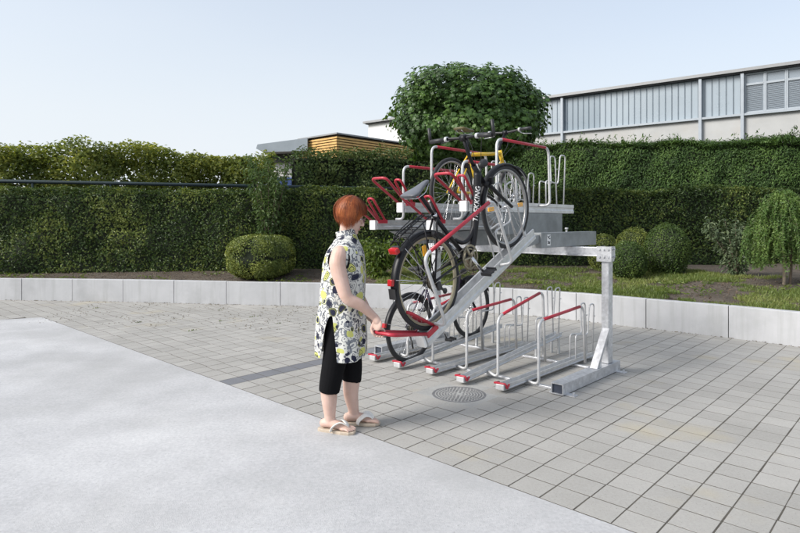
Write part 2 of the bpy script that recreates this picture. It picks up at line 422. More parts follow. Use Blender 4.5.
# planting bed
OFF = np.array([0.1, 0.25, 0.45, 0.7, 1.0, 1.35, 1.75, 2.2, 2.7, 3.3, 4.0, 5.0, 6.5, 8.5, 11])
SS = np.linspace(0.3, arc[-1] - 0.3, 320)
def bed_z(px, py, d):
    base = 0.375 + 0.17 * np.clip(d / 3.0, 0, 1)
    return base + 0.05 * (fbm(np.stack([px * 1.4, py * 1.4, px * 0], -1)) - 0.5) * np.clip(d * 2, 0.2, 1) + 0.02 * (vnoise(np.stack([px * 7, py * 7, px * 0 + 3], -1)) - 0.5)
V = np.zeros((len(SS), len(OFF), 3))
x, y, nx, ny = wall_at(SS)
for j, d in enumerate(OFF):
    px, py = x + nx * d, y + ny * d
    V[:, j, 0], V[:, j, 1], V[:, j, 2] = px, py, bed_z(px, py, np.full_like(px, d))
a = np.arange(len(SS) - 1)[:, None] * len(OFF) + np.arange(len(OFF) - 1)[None, :]
F = np.stack([a, a + len(OFF), a + len(OFF) + 1, a + 1], -1).reshape(-1, 4)
o = np_mesh('soil', V.reshape(-1, 3), F, SOIL, smooth=True); tag(o, kind='structure')

# ------------------------------------------------------------------ leaves
def unit(a): return a / np.maximum(np.linalg.norm(a, axis=-1, keepdims=True), 1e-9)
def leaf_quads(pos, nrm, tip, ln, wd, curl=0.12):
    nrm = unit(nrm); t = unit(tip - nrm * np.sum(tip * nrm, -1, keepdims=True)); s = np.cross(nrm, t)
    ln = np.broadcast_to(ln, (len(pos),))[:, None]; wd = np.broadcast_to(wd, (len(pos),))[:, None]
    v = np.stack([pos - t * ln * 0.5, pos + s * wd * 0.5 - t * ln * 0.05 + nrm * ln * curl, pos + t * ln * 0.5 - nrm * ln * curl, pos - s * wd * 0.5 - t * ln * 0.05 + nrm * ln * curl], 1)
    f = np.arange(len(pos) * 4).reshape(-1, 4)
    return v.reshape(-1, 3), f
def rnd(n): return unit(RNG.normal(size=(n, 3)))
def hedge(name, p0, p1, z0, zt0, zt1, thick, dens, ln, wd, m, core_m, label, amp=0.16, loose=0.0, fine=6.0, upright=0.0, top_jit=0.0, tdens=1.0, both=False, inset=0.15, shoots=0):
    p0, p1 = np.array(p0, float), np.array(p1, float); d = p1 - p0; Ln = np.hypot(*d); e = d / Ln; nb = np.array([-e[1], e[0]])   # nb points away from the camera side
    if nb[1] < 0: nb = -nb
    root = empty(name, (p0[0] + d[0] / 2, p0[1] + d[1] / 2, z0), 0, label, 'hedge')
    org = np.array([p0[0] + d[0] / 2, p0[1] + d[1] / 2, z0])
    H = max(zt0, zt1) - z0
    nf = int(Ln * H * dens); ntp = int(Ln * thick * dens * tdens)
    def surf(s, h, w, nrm):
        top = (zt0 + (zt1 - zt0) * s / Ln) - z0
        P = np.zeros((len(s), 3))
        P[:, 0] = p0[0] + e[0] * s + nb[0] * w; P[:, 1] = p0[1] + e[1] * s + nb[1] * w; P[:, 2] = z0 + h * top
        q = P * np.array([1.1, 1.1, 1.3])
        dsp = amp * 2 * (fbm(q, 2) - 0.5) + amp * 0.9 * (vnoise(P * fine) - 0.5)
        return P + nrm * dsp[:, None]
    s = RNG.random(nf) * Ln; h = RNG.random(nf) ** 0.92; w = np.zeros(nf)
    rnd_c = np.clip((h - 0.9) / 0.1, 0, 1); w = 0.12 * rnd_c ** 2
    n1 = np.tile(np.array([-nb[0], -nb[1], 0.0]), (nf, 1)); n1[:, 2] = rnd_c * 0.8; n1 = unit(n1)
    P1 = surf(s, h, w, n1)
    s = RNG.random(ntp) * Ln; w = RNG.random(ntp) * thick; n2 = np.tile(np.array([0, 0, 1.0]), (ntp, 1))
    P2 = surf(s, np.ones(ntp), w, n2)
    P2[:, 2] += RNG.random(ntp) ** 4 * top_jit * (0.35 + 1.3 * vnoise(P2 * np.array([5.5, 5.5, 0.1])))
    P = np.concatenate([P1, P2]); Nn = np.concatenate([n1, n2])
    if shoots:       # feathery leaders that stand above the clipped top
        ks = int(Ln * thick * shoots); sb = RNG.random(ks) * Ln; wb_ = RNG.random(ks) ** 1.3 * thick
        B = surf(sb, np.ones(ks), wb_, np.tile(np.array([0, 0, 1.0]), (ks, 1))); hs = 0.06 + 0.30 * RNG.random(ks) ** 2.2
        ml = 16; tq = RNG.random((ks, ml)); lean = RNG.normal(size=(ks, 1, 2)) * 0.2
        Q = np.repeat(B[:, None, :], ml, 1); Q[..., 2] += tq * hs[:, None] - 0.05; Q[..., :2] += lean * (tq * hs[:, None])[..., None] + RNG.normal(size=(ks, ml, 2)) * (0.05 * (1 - tq))[..., None]
        Q = Q.reshape(-1, 3); P = np.concatenate([P, Q]); Nn = np.concatenate([Nn, unit(RNG.normal(size=Q.shape) * np.array([1, 1, 0.1]))])
    if both:
        P3 = P1 + np.array([nb[0], nb[1], 0]) * thick; P = np.concatenate([P, P3]); Nn = np.concatenate([Nn, n1 * np.array([-1, -1, 1])])
    n = len(P)
    P = P - Nn * (RNG.random(n)[:, None] ** 1.5) * (0.10 + loose)
    if loose:
        keep = fbm(P * 1.9 + 4, 2) + 0.35 * (RNG.random(n) - 0.5) > 0.30 + 0.06 * np.clip((P[:, 2] - z0) / H - 0.55, 0, 1)
        P = P[keep]; Nn = Nn[keep]; n = len(P)
    nn = Nn + rnd(n) * 0.85 + np.array([0, 0, 0.35])
    tip = rnd(n) * (1 - upright) + Nn * 0.4 + np.array([0, 0, 1.6 * upright - 0.25 * (1 - upright)])
    k = 0.7 + 0.6 * RNG.random(n)
    v, f = leaf_quads(P - org, nn, tip, ln * k, wd * k)
    np_mesh('foliage', v, f, m, root)
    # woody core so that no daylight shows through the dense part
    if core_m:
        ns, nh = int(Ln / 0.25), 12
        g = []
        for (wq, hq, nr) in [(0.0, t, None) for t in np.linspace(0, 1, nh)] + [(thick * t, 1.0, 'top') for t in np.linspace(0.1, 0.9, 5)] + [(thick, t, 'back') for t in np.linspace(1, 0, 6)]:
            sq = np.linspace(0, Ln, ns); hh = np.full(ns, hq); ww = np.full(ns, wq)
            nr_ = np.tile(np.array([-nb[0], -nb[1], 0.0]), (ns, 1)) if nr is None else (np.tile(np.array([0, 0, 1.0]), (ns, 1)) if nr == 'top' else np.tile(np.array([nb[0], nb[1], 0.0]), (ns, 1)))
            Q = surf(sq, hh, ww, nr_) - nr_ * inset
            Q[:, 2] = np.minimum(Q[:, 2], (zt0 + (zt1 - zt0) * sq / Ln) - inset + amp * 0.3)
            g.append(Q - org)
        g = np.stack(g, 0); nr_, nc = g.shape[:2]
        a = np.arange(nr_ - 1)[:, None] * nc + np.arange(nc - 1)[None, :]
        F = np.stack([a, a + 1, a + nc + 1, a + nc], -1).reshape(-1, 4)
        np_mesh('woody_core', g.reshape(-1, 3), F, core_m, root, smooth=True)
    return root
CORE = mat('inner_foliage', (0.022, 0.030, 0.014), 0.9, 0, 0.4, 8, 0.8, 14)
LAUREL = leaf_mat('laurel_leaf', (0.015, 0.032, 0.009), (0.060, 0.102, 0.026), (0.22, 0.26, 0.065), 0.25, 0.5, 1.2)
THUJA = leaf_mat('thuja_spray', (0.024, 0.052, 0.015), (0.058, 0.112, 0.026), (0.12, 0.20, 0.045), 0.2, 0.6, 1.4)
LOOSE = leaf_mat('loose_hedge_leaf', (0.06, 0.088, 0.026), (0.155, 0.20, 0.05), (0.34, 0.36, 0.095), 0.48, 0.5, 0.8)
MAPLE = leaf_mat('maple_leaf', (0.022, 0.050, 0.012), (0.052, 0.108, 0.024), (0.115, 0.20, 0.044), 0.26, 0.42, 1.6)
BOX = leaf_mat('boxwood_leaf', (0.05, 0.078, 0.018), (0.13, 0.17, 0.038), (0.31, 0.34, 0.085), 0.2, 0.4, 3.0)
BOXD = leaf_mat('dark_boxwood_leaf', (0.030, 0.058, 0.014), (0.065, 0.11, 0.026), (0.15, 0.215, 0.05), 0.2, 0.4, 3.0)
LARCH = leaf_mat('weeping_needle', (0.045, 0.09, 0.024), (0.10, 0.175, 0.046), (0.20, 0.29, 0.08), 0.28, 0.5, 4.0)
SILVER = leaf_mat('grey_green_leaf', (0.06, 0.09, 0.045), (0.11, 0.15, 0.08), (0.18, 0.22, 0.12), 0.3, 0.5, 2.0)
FRESH = leaf_mat('fresh_leaf', (0.05, 0.085, 0.018), (0.10, 0.155, 0.03), (0.20, 0.25, 0.05), 0.35, 0.45, 2.0)
BARK = mat('bark', (0.13, 0.10, 0.075), 0.9, 0, 0.3, 14, 0.6, 40)
BARKL = mat('pale_bark', (0.24, 0.20, 0.15), 0.9, 0, 0.3, 14, 0.6, 40)
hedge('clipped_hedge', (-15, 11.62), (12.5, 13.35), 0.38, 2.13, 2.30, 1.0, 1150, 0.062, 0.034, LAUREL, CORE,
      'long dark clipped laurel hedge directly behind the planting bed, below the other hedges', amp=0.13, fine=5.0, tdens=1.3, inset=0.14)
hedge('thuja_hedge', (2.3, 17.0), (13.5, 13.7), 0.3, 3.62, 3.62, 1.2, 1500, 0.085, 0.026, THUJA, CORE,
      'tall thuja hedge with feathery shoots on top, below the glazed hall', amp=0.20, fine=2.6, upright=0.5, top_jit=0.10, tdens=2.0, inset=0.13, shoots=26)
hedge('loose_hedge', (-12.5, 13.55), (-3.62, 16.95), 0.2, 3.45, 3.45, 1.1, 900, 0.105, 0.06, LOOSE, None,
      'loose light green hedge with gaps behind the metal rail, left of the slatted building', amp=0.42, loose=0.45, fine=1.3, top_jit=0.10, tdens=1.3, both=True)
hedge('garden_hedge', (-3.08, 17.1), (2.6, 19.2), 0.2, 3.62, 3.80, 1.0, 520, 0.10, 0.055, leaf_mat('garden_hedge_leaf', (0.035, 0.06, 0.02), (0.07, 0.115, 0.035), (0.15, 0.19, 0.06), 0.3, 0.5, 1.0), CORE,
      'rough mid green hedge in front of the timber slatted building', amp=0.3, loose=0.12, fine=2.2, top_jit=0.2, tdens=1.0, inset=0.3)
# metal rail between the hedges
GREENMETAL = mat('grey_green_metal', (0.03, 0.045, 0.05), 0.75, 0.0, 0.15, 8, spec=0.2)
fr = empty('rail_fence', (-6, 15.0, 0.3), 0, 'dark metal rail fence running above the clipped hedge on the left', 'fence')
ra, rb = Vector((-13, 12.9 + 0.1, 2.49)), Vector((1.8, 18.0, 2.49))
mb = MB(); mb.tube([p - fr.location for p in (ra, rb)], 0.045, 10); mb.build('rail', GREENMETAL, fr)
for k in range(9):
    p = ra.lerp(rb, (k + 0.4) / 9) - fr.location
    mb = MB(); mb.tube([(p.x, p.y, 0), (p.x, p.y, p.z)], 0.03, 8); mb.build('post', GREENMETAL, fr)

# ------------------------------------------------------------------ trees and shrubs
def star_leaves(pos, nrm, tip, size):
    nrm = unit(nrm); t = unit(tip - nrm * np.sum(tip * nrm, -1, keepdims=True)); s = np.cross(nrm, t)
    an = np.array([0, 26, 52, 80, 112, 150, 180, 210, 248, 280, 308, 334]) * math.pi / 180
    ra_ = np.array([1.0, 0.58, 0.92, 0.55, 0.72, 0.5, 0.42, 0.5, 0.72, 0.55, 0.92, 0.58]) * 0.5
    drop = np.array([-0.16, 0.0, -0.08, 0.02, -0.05, 0, 0, 0, -0.05, 0.02, -0.08, 0.0])
    v = pos[:, None, :] + size[:, None, None] * (t[:, None, :] * (np.cos(an) * ra_)[None, :, None] + s[:, None, :] * (np.sin(an) * ra_)[None, :, None] + nrm[:, None, :] * drop[None, :, None])
    return v.reshape(-1, 3), np.arange(len(pos) * 12).reshape(-1, 12)
tr = empty('maple_tree', (1.42, 12.0, 0.45), 0, 'globe shaped maple tree with a dense round dark green crown behind the bicycle rack', 'tree')
cc = np.array([0.0, 0.0, 3.22]); n = 21000
dirs = rnd(n); 
bump = 1 + 0.44 * (fbm(dirs * 2.3 + 9, 3) - 0.5) + 0.26 * (vnoise(dirs * 7.0) - 0.5)
shape = np.array([1.50, 1.50, 0.99])
rad = np.where(RNG.random(n) < 0.66, 0.88 + 0.17 * RNG.random(n) ** 1.4, 0.45 + 0.45 * RNG.random(n)) * bump
sq = np.sign(dirs) * np.abs(dirs) ** 0.86
P = cc + sq * shape * rad[:, None]
P[:, 2] = np.maximum(P[:, 2], cc[2] - 1.0 + 0.35 * vnoise(P * 2))
nn = dirs * 0.75 + np.array([0, 0, 0.55]) + rnd(n) * 0.45
tip = dirs * 0.5 + np.array([0, 0, -0.9]) + rnd(n) * 0.45
v, f = star_leaves(P, nn, tip, 0.07 + 0.10 * RNG.random(n) ** 1.3); np_mesh('crown', v, f, MAPLE, tr)
mb = MB(); mb.tube([(0, 0, -0.1), (0.02, 0, 0.9), (-0.02, 0.02, 1.7), (0, 0, 2.4)], [0.10, 0.08, 0.075, 0.07], 12); mb.build('trunk', BARK, tr)
mb = MB()
for k in range(13):
    a = k * 2.4; el = 0.25 + 0.9 * ((k * 7) % 13) / 13
    d = Vector((math.cos(a) * math.cos(el), math.sin(a) * math.cos(el), math.sin(el)))
    p0_ = Vector((0, 0, 2.25 + 0.02 * k)); q1 = p0_ + d * 0.6 + Vector((0, 0, 0.08)); q2 = p0_ + Vector((d.x * 1.35, d.y * 1.35, d.z * 1.25))
    mb.tube([p0_, q1, q2], [0.045, 0.03, 0.01], 6)
mb.build('branch', BARK, tr)
def ball_shrub(name, loc, rad, n, ls, m, label, group=None, flat=0.0, amp=0.1, power=1.0):
    t = empty(name, loc, random.uniform(0, 6), label, 'shrub', group)
    d = rnd(n); d = np.sign(d) * np.abs(d) ** power
    d = d / np.maximum(np.linalg.norm(d, axis=1, keepdims=True) ** (0.5 if power < 1 else 1), 1e-6)
    b = 1 + amp * 2 * (fbm(unit(d) * 2.6 + loc[0], 2) - 0.5) + 0.04 * (vnoise(d * 9) - 0.5)
    rr_ = b * (1 - 0.16 * RNG.random(n) ** 2)
    P = d * np.array(rad) * rr_[:, None] + np.array([0, 0, rad[2] * 0.94]); ok = P[:, 2] > -0.02; P = P[ok]; dd = unit(d[ok])
    k = 0.7 + 0.6 * RNG.random(len(P))
    v, f = leaf_quads(P, dd + rnd(len(P)) * 0.9 + np.array([0, 0, 0.3]), rnd(len(P)) + dd * 0.8 + np.array([0, 0, 0.3]), ls * k, ls * 0.55 * k)
    np_mesh('foliage', v, f, m, t)
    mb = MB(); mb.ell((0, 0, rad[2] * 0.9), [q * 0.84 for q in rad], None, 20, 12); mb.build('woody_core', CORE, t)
    mb = MB(); mb.tube([(0, 0, -0.08), (0.01, 0, rad[2] * 0.5)], 0.03, 6); mb.build('stem', BARK, t)
    return t
ball_shrub('boxwood_bush', (-2.70, 11.35, 0.42), (0.77, 0.62, 0.44), 17000, 0.042, BOX, 'broad clipped boxwood bush with flattened top, alone behind the wall left of the woman', amp=0.06, power=0.6)
ball_shrub('round_bush', (4.07, 10.4, 0.47), (0.33, 0.33, 0.36), 6500, 0.03, BOXD, 'small clipped ball bush just right of the rack post, lowest of the group', 'clipped ball bushes in the bed')
ball_shrub('round_bush', (4.50, 11.2, 0.5), (0.34, 0.34, 0.47), 6500, 0.03, BOX, 'lighter green ball bush squeezed between two darker ball bushes', 'clipped ball bushes in the bed')
ball_shrub('round_bush', (4.93, 10.75, 0.48), (0.40, 0.40, 0.52), 9000, 0.03, BOXD, 'largest of the clipped ball bushes, egg shaped and dark green', 'clipped ball bushes in the bed')
ball_shrub('round_bush', (4.10, 11.7, 0.5), (0.32, 0.32, 0.40), 5000, 0.03, BOX, 'small ball bush half hidden behind the top of the rack post', 'clipped ball bushes in the bed')
def loose_shrub(name, loc, h, r, n, ls, m, label, ns=9, top=0.75, lean=0.5):
    t = empty(name, loc, 0, label, 'shrub'); mb = MB(); PP = []; DD = []
    for k in range(ns):
        a = k * 2.399 + random.uniform(-0.3, 0.3); q = r * random.uniform(0.3, 1.0); hh = h * random.uniform(0.7, 1.0)
        pts = [(0.03 * math.cos(a), 0.03 * math.sin(a), -0.05), (q * 0.35 * math.cos(a), q * 0.35 * math.sin(a), hh * 0.45), (q * math.cos(a), q * math.sin(a), hh)]
        c = crom(pts, 8); mb.tube(c, np.linspace(0.014, 0.004, len(c)), 5)
        c = np.array(c); m_ = n // ns
        tt = 1 - RNG.random(m_) ** 1.3 * top; idx = tt * (len(c) - 1); i0 = np.clip(idx.astype(int), 0, len(c) - 2); fr_ = (idx - i0)[:, None]
        base = c[i0] * (1 - fr_) + c[i0 + 1] * fr_
        dr = rnd(m_); PP.append(base + dr * (RNG.random(m_)[:, None] * r * 0.38)); DD.append(dr)
    mb.build('stem', BARK, t)
    P = np.concatenate(PP); D = np.concatenate(DD); k = 0.7 + 0.6 * RNG.random(len(P))
    v, f = leaf_quads(P, D * 0.4 + rnd(len(P)) * 0.6 + np.array([0, 0, 0.7]), D + np.array([0, 0, -0.3]), ls * k, ls * 0.5 * k); np_mesh('foliage', v, f, m, t)
    return t
loose_shrub('tall_shrub', (-2.72, 12.05, 0.45), 2.55, 0.55, 2600, 0.085, leaf_mat('tall_shrub_leaf', (0.04, 0.075, 0.025), (0.075, 0.125, 0.04), (0.13, 0.18, 0.06), 0.3, 0.5, 1.5), 'tall loose shrub growing through the hedge behind the broad boxwood bush', ns=10, top=0.8)
loose_shrub('yellow_green_shrub', (-0.42, 11.0, 0.42), 0.72, 0.52, 1500, 0.09, FRESH, 'low yellow green shrub behind the wall beside the woman', ns=11, top=0.9)
loose_shrub('low_shrub', (0.55, 10.9, 0.42), 0.60, 0.45, 1100, 0.08, FRESH, 'low leafy shrub behind the wall, seen under the upper parking trays', ns=10, top=0.9)
loose_shrub('pale_shrub', (5.95, 10.3, 0.47), 1.12, 0.46, 1700, 0.075, SILVER, 'pale grey green shrub at the left side of the weeping larch', ns=11, top=0.9)
# weeping conifer
wt = empty('weeping_larch', (6.10, 9.25, 0.44), 0, 'small weeping larch with hanging light green shoots at the right edge of the bed', 'tree')
mb = MB(); mb.tube(crom([(0, 0, -0.08), (0.01, 0, 0.5), (-0.03, 0.02, 1.0), (0.0, 0, 1.36)], 6), 0.026, 8); mb.build('trunk', BARKL, wt)
mb = MB(); mb.tube(crom([(0.11, 0.03, -0.08), (0.13, 0.02, 0.4), (0.09, 0.02, 0.9), (0.02, 0, 1.3)], 6), 0.02, 8); mb.build('trunk', BARK, wt)
PP = []; TT = []; NN_ = []; mb = MB()
for k in range(560):
    a = random.uniform(0, 2 * math.pi); t = random.random() ** 0.8          # t: 0 at the apex, 1 at the skirt
    z0_ = 1.44 - 0.50 * t * t + random.uniform(-0.09, 0.09); q = (0.10 + 0.42 * t ** 0.8) * random.uniform(0.6, 1.08) * (1.12 if math.cos(a) < -0.2 else 0.92)
    fall = random.uniform(0.3, 0.95) * (0.6 + 0.5 * t); low = max(0.30 + 0.4 * abs(math.sin(a * 2.5 + 1)) * random.random(), z0_ - fall)
    lx, ly = random.uniform(-.05, .05), random.uniform(-.05, .05)
    pts = [(0.02 * math.cos(a), 0.02 * math.sin(a), z0_ - 0.10 + 0.1 * t), (q * 0.55 * math.cos(a), q * 0.55 * math.sin(a), z0_ + 0.03), (q * 0.92 * math.cos(a), q * 0.92 * math.sin(a), z0_ - 0.07), (q * math.cos(a) + lx * .5, q * math.sin(a) + ly * .5, (z0_ + low) / 2 - 0.03), (q * 1.03 * math.cos(a) + lx, q * 1.03 * math.sin(a) + ly, low)]
    c = crom(pts, 7); mb.tube(c, np.linspace(0.005, 0.0015, len(c)), 4, cap=False)
    c = np.array(c); m_ = 110; idx = RNG.random(m_) ** 0.85 * (len(c) - 1.001); i0 = idx.astype(int); fq = (idx - i0)[:, None]
    base = c[i0] * (1 - fq) + c[i0 + 1] * fq; dr = rnd(m_); tg = unit(c[i0 + 1] - c[i0])
    tp = unit(dr * 0.75 + tg * 0.6); PP.append(base + tp * 0.02); TT.append(tp); NN_.append(rnd(m_))
mb.build('branch', mat('green_twig', (0.10, 0.12, 0.05), 0.8, 0, 0.2, 20), wt)
v, f = leaf_quads(np.concatenate(PP), np.concatenate(NN_), np.concatenate(TT), 0.055, 0.016, 0.0); np_mesh('foliage', v, f, LARCH, wt)

# ground cover in the bed
def bed_points(n, xlo, xhi, dlo, dhi):
    s = RNG.uniform(s_near(xlo, wall_y(xlo)), s_near(xhi, wall_y(xhi)), n); d = RNG.uniform(dlo, dhi, n)
    x, y, nx, ny = wall_at(s); px, py = x + nx * d, y + ny * d
    return px, py, bed_z(px, py, d), d
px, py, pz, d = bed_points(190000, -0.5, 7.8, 0.11, 3.6)
cov = fbm(np.stack([px * 1.1, py * 1.1, px * 0 + 2], -1), 3) + 0.25 * (vnoise(np.stack([px * 5, py * 5, px * 0], -1)) - 0.5)
k = cov > 0.43; k &= RNG.random(len(px)) < 0.62
P = np.stack([px, py, pz], -1)[k]; n = len(P); h = 0.03 + 0.055 * RNG.random(n) * (0.5 + cov[k])
tip = np.stack([RNG.normal(size=n) * 0.45, RNG.normal(size=n) * 0.45, np.ones(n)], -1)
nn = np.stack([RNG.normal(size=n), RNG.normal(size=n), 0.3 * np.ones(n)], -1)
v, f = leaf_quads(P + unit(tip) * h[:, None] * 0.5, nn, tip, h, 0.009, 0.05)
GRASS = leaf_mat('grass_blade', (0.07, 0.11, 0.025), (0.14, 0.19, 0.045), (0.27, 0.29, 0.10), 0.3, 0.5, 1.0)
tag(np_mesh('grass', v, f, GRASS), 'patchy grass growing in the bed behind the wall', 'grass', kind='stuff')
px, py, pz, d = bed_points(9000, -12, 8, 0.13, 3.0)
cov = fbm(np.stack([px * 1.6, py * 1.6, px * 0 + 7], -1), 2); k = cov > 0.56
P = np.stack([px, py, pz + 0.02], -1)[k]; n = len(P)
v, f = leaf_quads(P + np.array([0, 0, 0.03]) * RNG.random((n, 1)), rnd(n) * 0.6 + np.array([0, 0, 1]), rnd(n), 0.05 + 0.04 * RNG.random(n), 0.028)
tag(np_mesh('weeds', v, f, FRESH), 'low broad leaved weeds scattered over the soil', 'weeds', kind='stuff')
px, py, pz, d = bed_points(16000, -12, 8, 0.1, 3.4)
P = np.stack([px, py, pz + 0.006], -1); n = len(P)
MULCH = leaf_mat('bark_mulch', (0.05, 0.035, 0.022), (0.13, 0.09, 0.06), (0.27, 0.21, 0.15), 0.0, 0.9, 3.0)
v, f = leaf_quads(P, rnd(n) * 0.5 + np.array([0, 0, 1]), rnd(n), 0.025 + 0.035 * RNG.random(n), 0.014)
tag(np_mesh('bark_mulch', v, f, MULCH), 'bark chips and dry bits lying on the soil', 'mulch', kind='stuff')
# dry leaf crumbs on the paving near the wall and tufts in the joints
n = 1000; px = RNG.uniform(-5.6, -0.8, n); dd = RNG.random(n) ** 1.4 * 2.3; py = wall_y(px) - 0.03 - dd
k = vnoise(np.stack([px * 2.5, py * 2.5, px * 0], -1)) > 0.42; P = np.stack([px, py, px * 0 + 0.006], -1)[k]
P2 = np.stack([RNG.uniform(-8, 6.2, 500), np.zeros(500), np.full(500, 0.006)], -1); P2[:, 1] = wall_y(P2[:, 0]) - 0.01 - 0.06 * RNG.random(500) ** 2
P = np.concatenate([P, P2]); n = len(P)
v, f = leaf_quads(P, rnd(n) * 0.35 + np.array([0, 0, 1]), rnd(n), 0.012 + 0.024 * RNG.random(n), 0.013)
tag(np_mesh('leaf_litter', v, f, leaf_mat('dry_leaf_crumb', (0.07, 0.055, 0.035), (0.14, 0.115, 0.07), (0.24, 0.20, 0.12), 0.0, 0.9, 3.0)), 'dry leaf crumbs scattered over the paving near the wall', 'leaf litter', kind='stuff')
P = []
for k in range(70):
    j = random.randint(28, 80); v_ = 0.025 + j * 0.1992; u_ = random.uniform(2.9, 9)
    p = W(u_, v_)
    if p.y > wall_y(p.x) - 0.1 or random.random() < 0.45: continue
    for _ in range(9): q = W(u_ + random.gauss(0, 0.03), v_ + random.gauss(0, 0.006)); P.append((q.x, q.y, 0.008))
P = np.array(P); n = len(P); tip = rnd(n) * 0.8 + np.array([0, 0, 0.6])
v, f = leaf_quads(P, rnd(n), tip, 0.03, 0.012); tag(np_mesh('joint_weeds', v, f, FRESH), 'tiny weeds in the paving joints', 'weeds', kind='stuff')

# ------------------------------------------------------------------ buildings behind
HALLW = mat('rendered_concrete', (0.43, 0.435, 0.43), 0.9, 0, 0.08, 1.5, 0.1, 40, stain_or_light=((0.42, 0.40, 0.37), 0.8, 0.5, 0.8))
def glass_mat(name, col, rough, metal=0.0):
    m = mat(name, col, rough, metal, 0.05, 0.8, spec=0.8); return m
PROFIL = glass_mat('channel_glass', (0.30, 0.355, 0.40), 0.28)
PROFILD = glass_mat('darker_channel_glass', (0.22, 0.275, 0.32), 0.28)
PANE = glass_mat('window_pane', (0.24, 0.28, 0.32), 0.15)
FRAMEM = mat('grey_window_frame', (0.33, 0.365, 0.40), 0.5, 0.2, 0.06, 6)
FASC = mat('roof_fascia', (0.26, 0.265, 0.27), 0.5, 0.3, 0.08, 4)
DARKF = mat('dark_flashing', (0.06, 0.06, 0.065), 0.6, 0.2, 0.2, 4)
hall = empty('industrial_hall', (12.37, 18.0, -0.14), math.atan2(0.613, -0.79), 'long flat roofed hall with tall channel glass above pale concrete, beyond the thuja hedge', 'building')
ZS, ZR = 4.96 + 0.14, 6.48 + 0.14        # local x runs to the left along the facade, local -y is behind
mb = MB(); mb.box((4.5, -4.1, ZS / 2), (26.4, 8, ZS)); mb.build('wall', HALLW, hall)
mb = MB(); mb.box((4.5, -4.3, (ZS + ZR) / 2), (26.0, 7.6, ZR - ZS - 0.1)); mb.build('inner_wall', mat('hall_interior', (0.30, 0.34, 0.37), 0.8, 0, 0.2, 1), hall)
mb = MB(); mb.box((4.5, -4.03, ZR - 0.05), (26.8, 8.3, 0.10)); mb.build('roof', FASC, hall)
mb = MB(); mb.box((4.5, -4.06, ZR - 0.122), (26.6, 8.2, 0.042)); mb.build('roof_flashing', DARKF, hall)
mb = MB(); mb.box((4.5, -0.06, ZS + 0.035), (26.5, 0.16, 0.07)); mb.build('sill', FRAMEM, hall)
zt = ZR - 0.145
t = 1.62; k = 0
while t < 12.0:
    m_ = PROFIL if not (6.2 < t < 7.6) else PROFILD
    mb = MB(); mb.box((t + 0.102, -0.16, (ZS + 0.07 + zt) / 2), (0.192, 0.05, zt - ZS - 0.07)); 
    mb.box((t + 0.198, -0.15, (ZS + 0.07 + zt) / 2), (0.012, 0.075, zt - ZS - 0.07))
    mb.build('glass_panel', m_, hall, bevel=0.006); t += 0.21
mb = MB(); mb.box((14.9, -0.16, (ZS + 0.07 + zt) / 2), (5.7, 0.06, zt - ZS - 0.07)); mb.build('end_wall', WHITE_PL, hall)
for t in (2.79, 7.66, 1.55, 12.05):
    mb = MB(); mb.box((t, -0.04, 3.9 + (zt - 3.9) / 2), (0.10, 0.16, zt - 3.9)); mb.build('post', FRAMEM, hall, bevel=0.01)
for k in range(7):
    t = 1.5 - 0.575 * (k + 1)
    w = empty('window', (t + 0.29, -0.13, ZS + 0.07), 0, parent=hall)
    H_ = zt - ZS - 0.07
    mb = MB()
    for (x_, z_, sx, sz) in ((-0.265, H_ / 2, 0.045, H_), (0.265, H_ / 2, 0.045, H_), (0, 0.03, 0.485, 0.06), (0, H_ - 0.03, 0.485, 0.06), (0, H_ * 0.72, 0.485, 0.07)):
        mb.box((x_, 0, z_), (sx, 0.08, sz))
    mb.build('window_frame', FRAMEM, w, bevel=0.006)
    mb = MB(); mb.box((0, -0.015, H_ / 2), (0.50, 0.02, H_ - 0.05)); mb.build('pane', PANE, w)
    mb = MB()
    for q in range(20): mb.box((0, 0.006, 0.09 + q * 0.041), (0.44, 0.02, 0.006), Matrix.Rotation(0.5, 3, 'X'))
    mb.build('shutter', FRAMEM, w)
# timber slatted building
WOOD = mat('larch_slat', (0.62, 0.38, 0.13), 0.65, 0, 0.22, 4, 0.1, 60)
sl = empty('slatted_building', (-2.06, 19.0, -0.14), HEAD, 'timber building clad in horizontal orange larch slats, its corner pointing forward', 'building')
T = 4.39 + 0.14
mb = MB(); mb.box((3.6, 1.0, T / 2 - 0.02), (7.1, 1.92, T - 0.06)); mb.build('wall', mat('dark_backing', (0.07, 0.05, 0.03), 0.9, 0, 0.2, 6), sl)
mb = MB(); z = 1.5
while z < T - 0.09:
    mb.box((3.6, 0.0, z), (7.25, 0.03, 0.058)); mb.box((0.0, 1.02, z), (0.03, 2.0, 0.058)); z += 0.088
mb.build('slat_cladding', WOOD, sl)
mb = MB(); mb.box((3.6, 1.0, T + 0.0), (7.3, 2.1, 0.05)); mb.build('roof', FASC, sl)
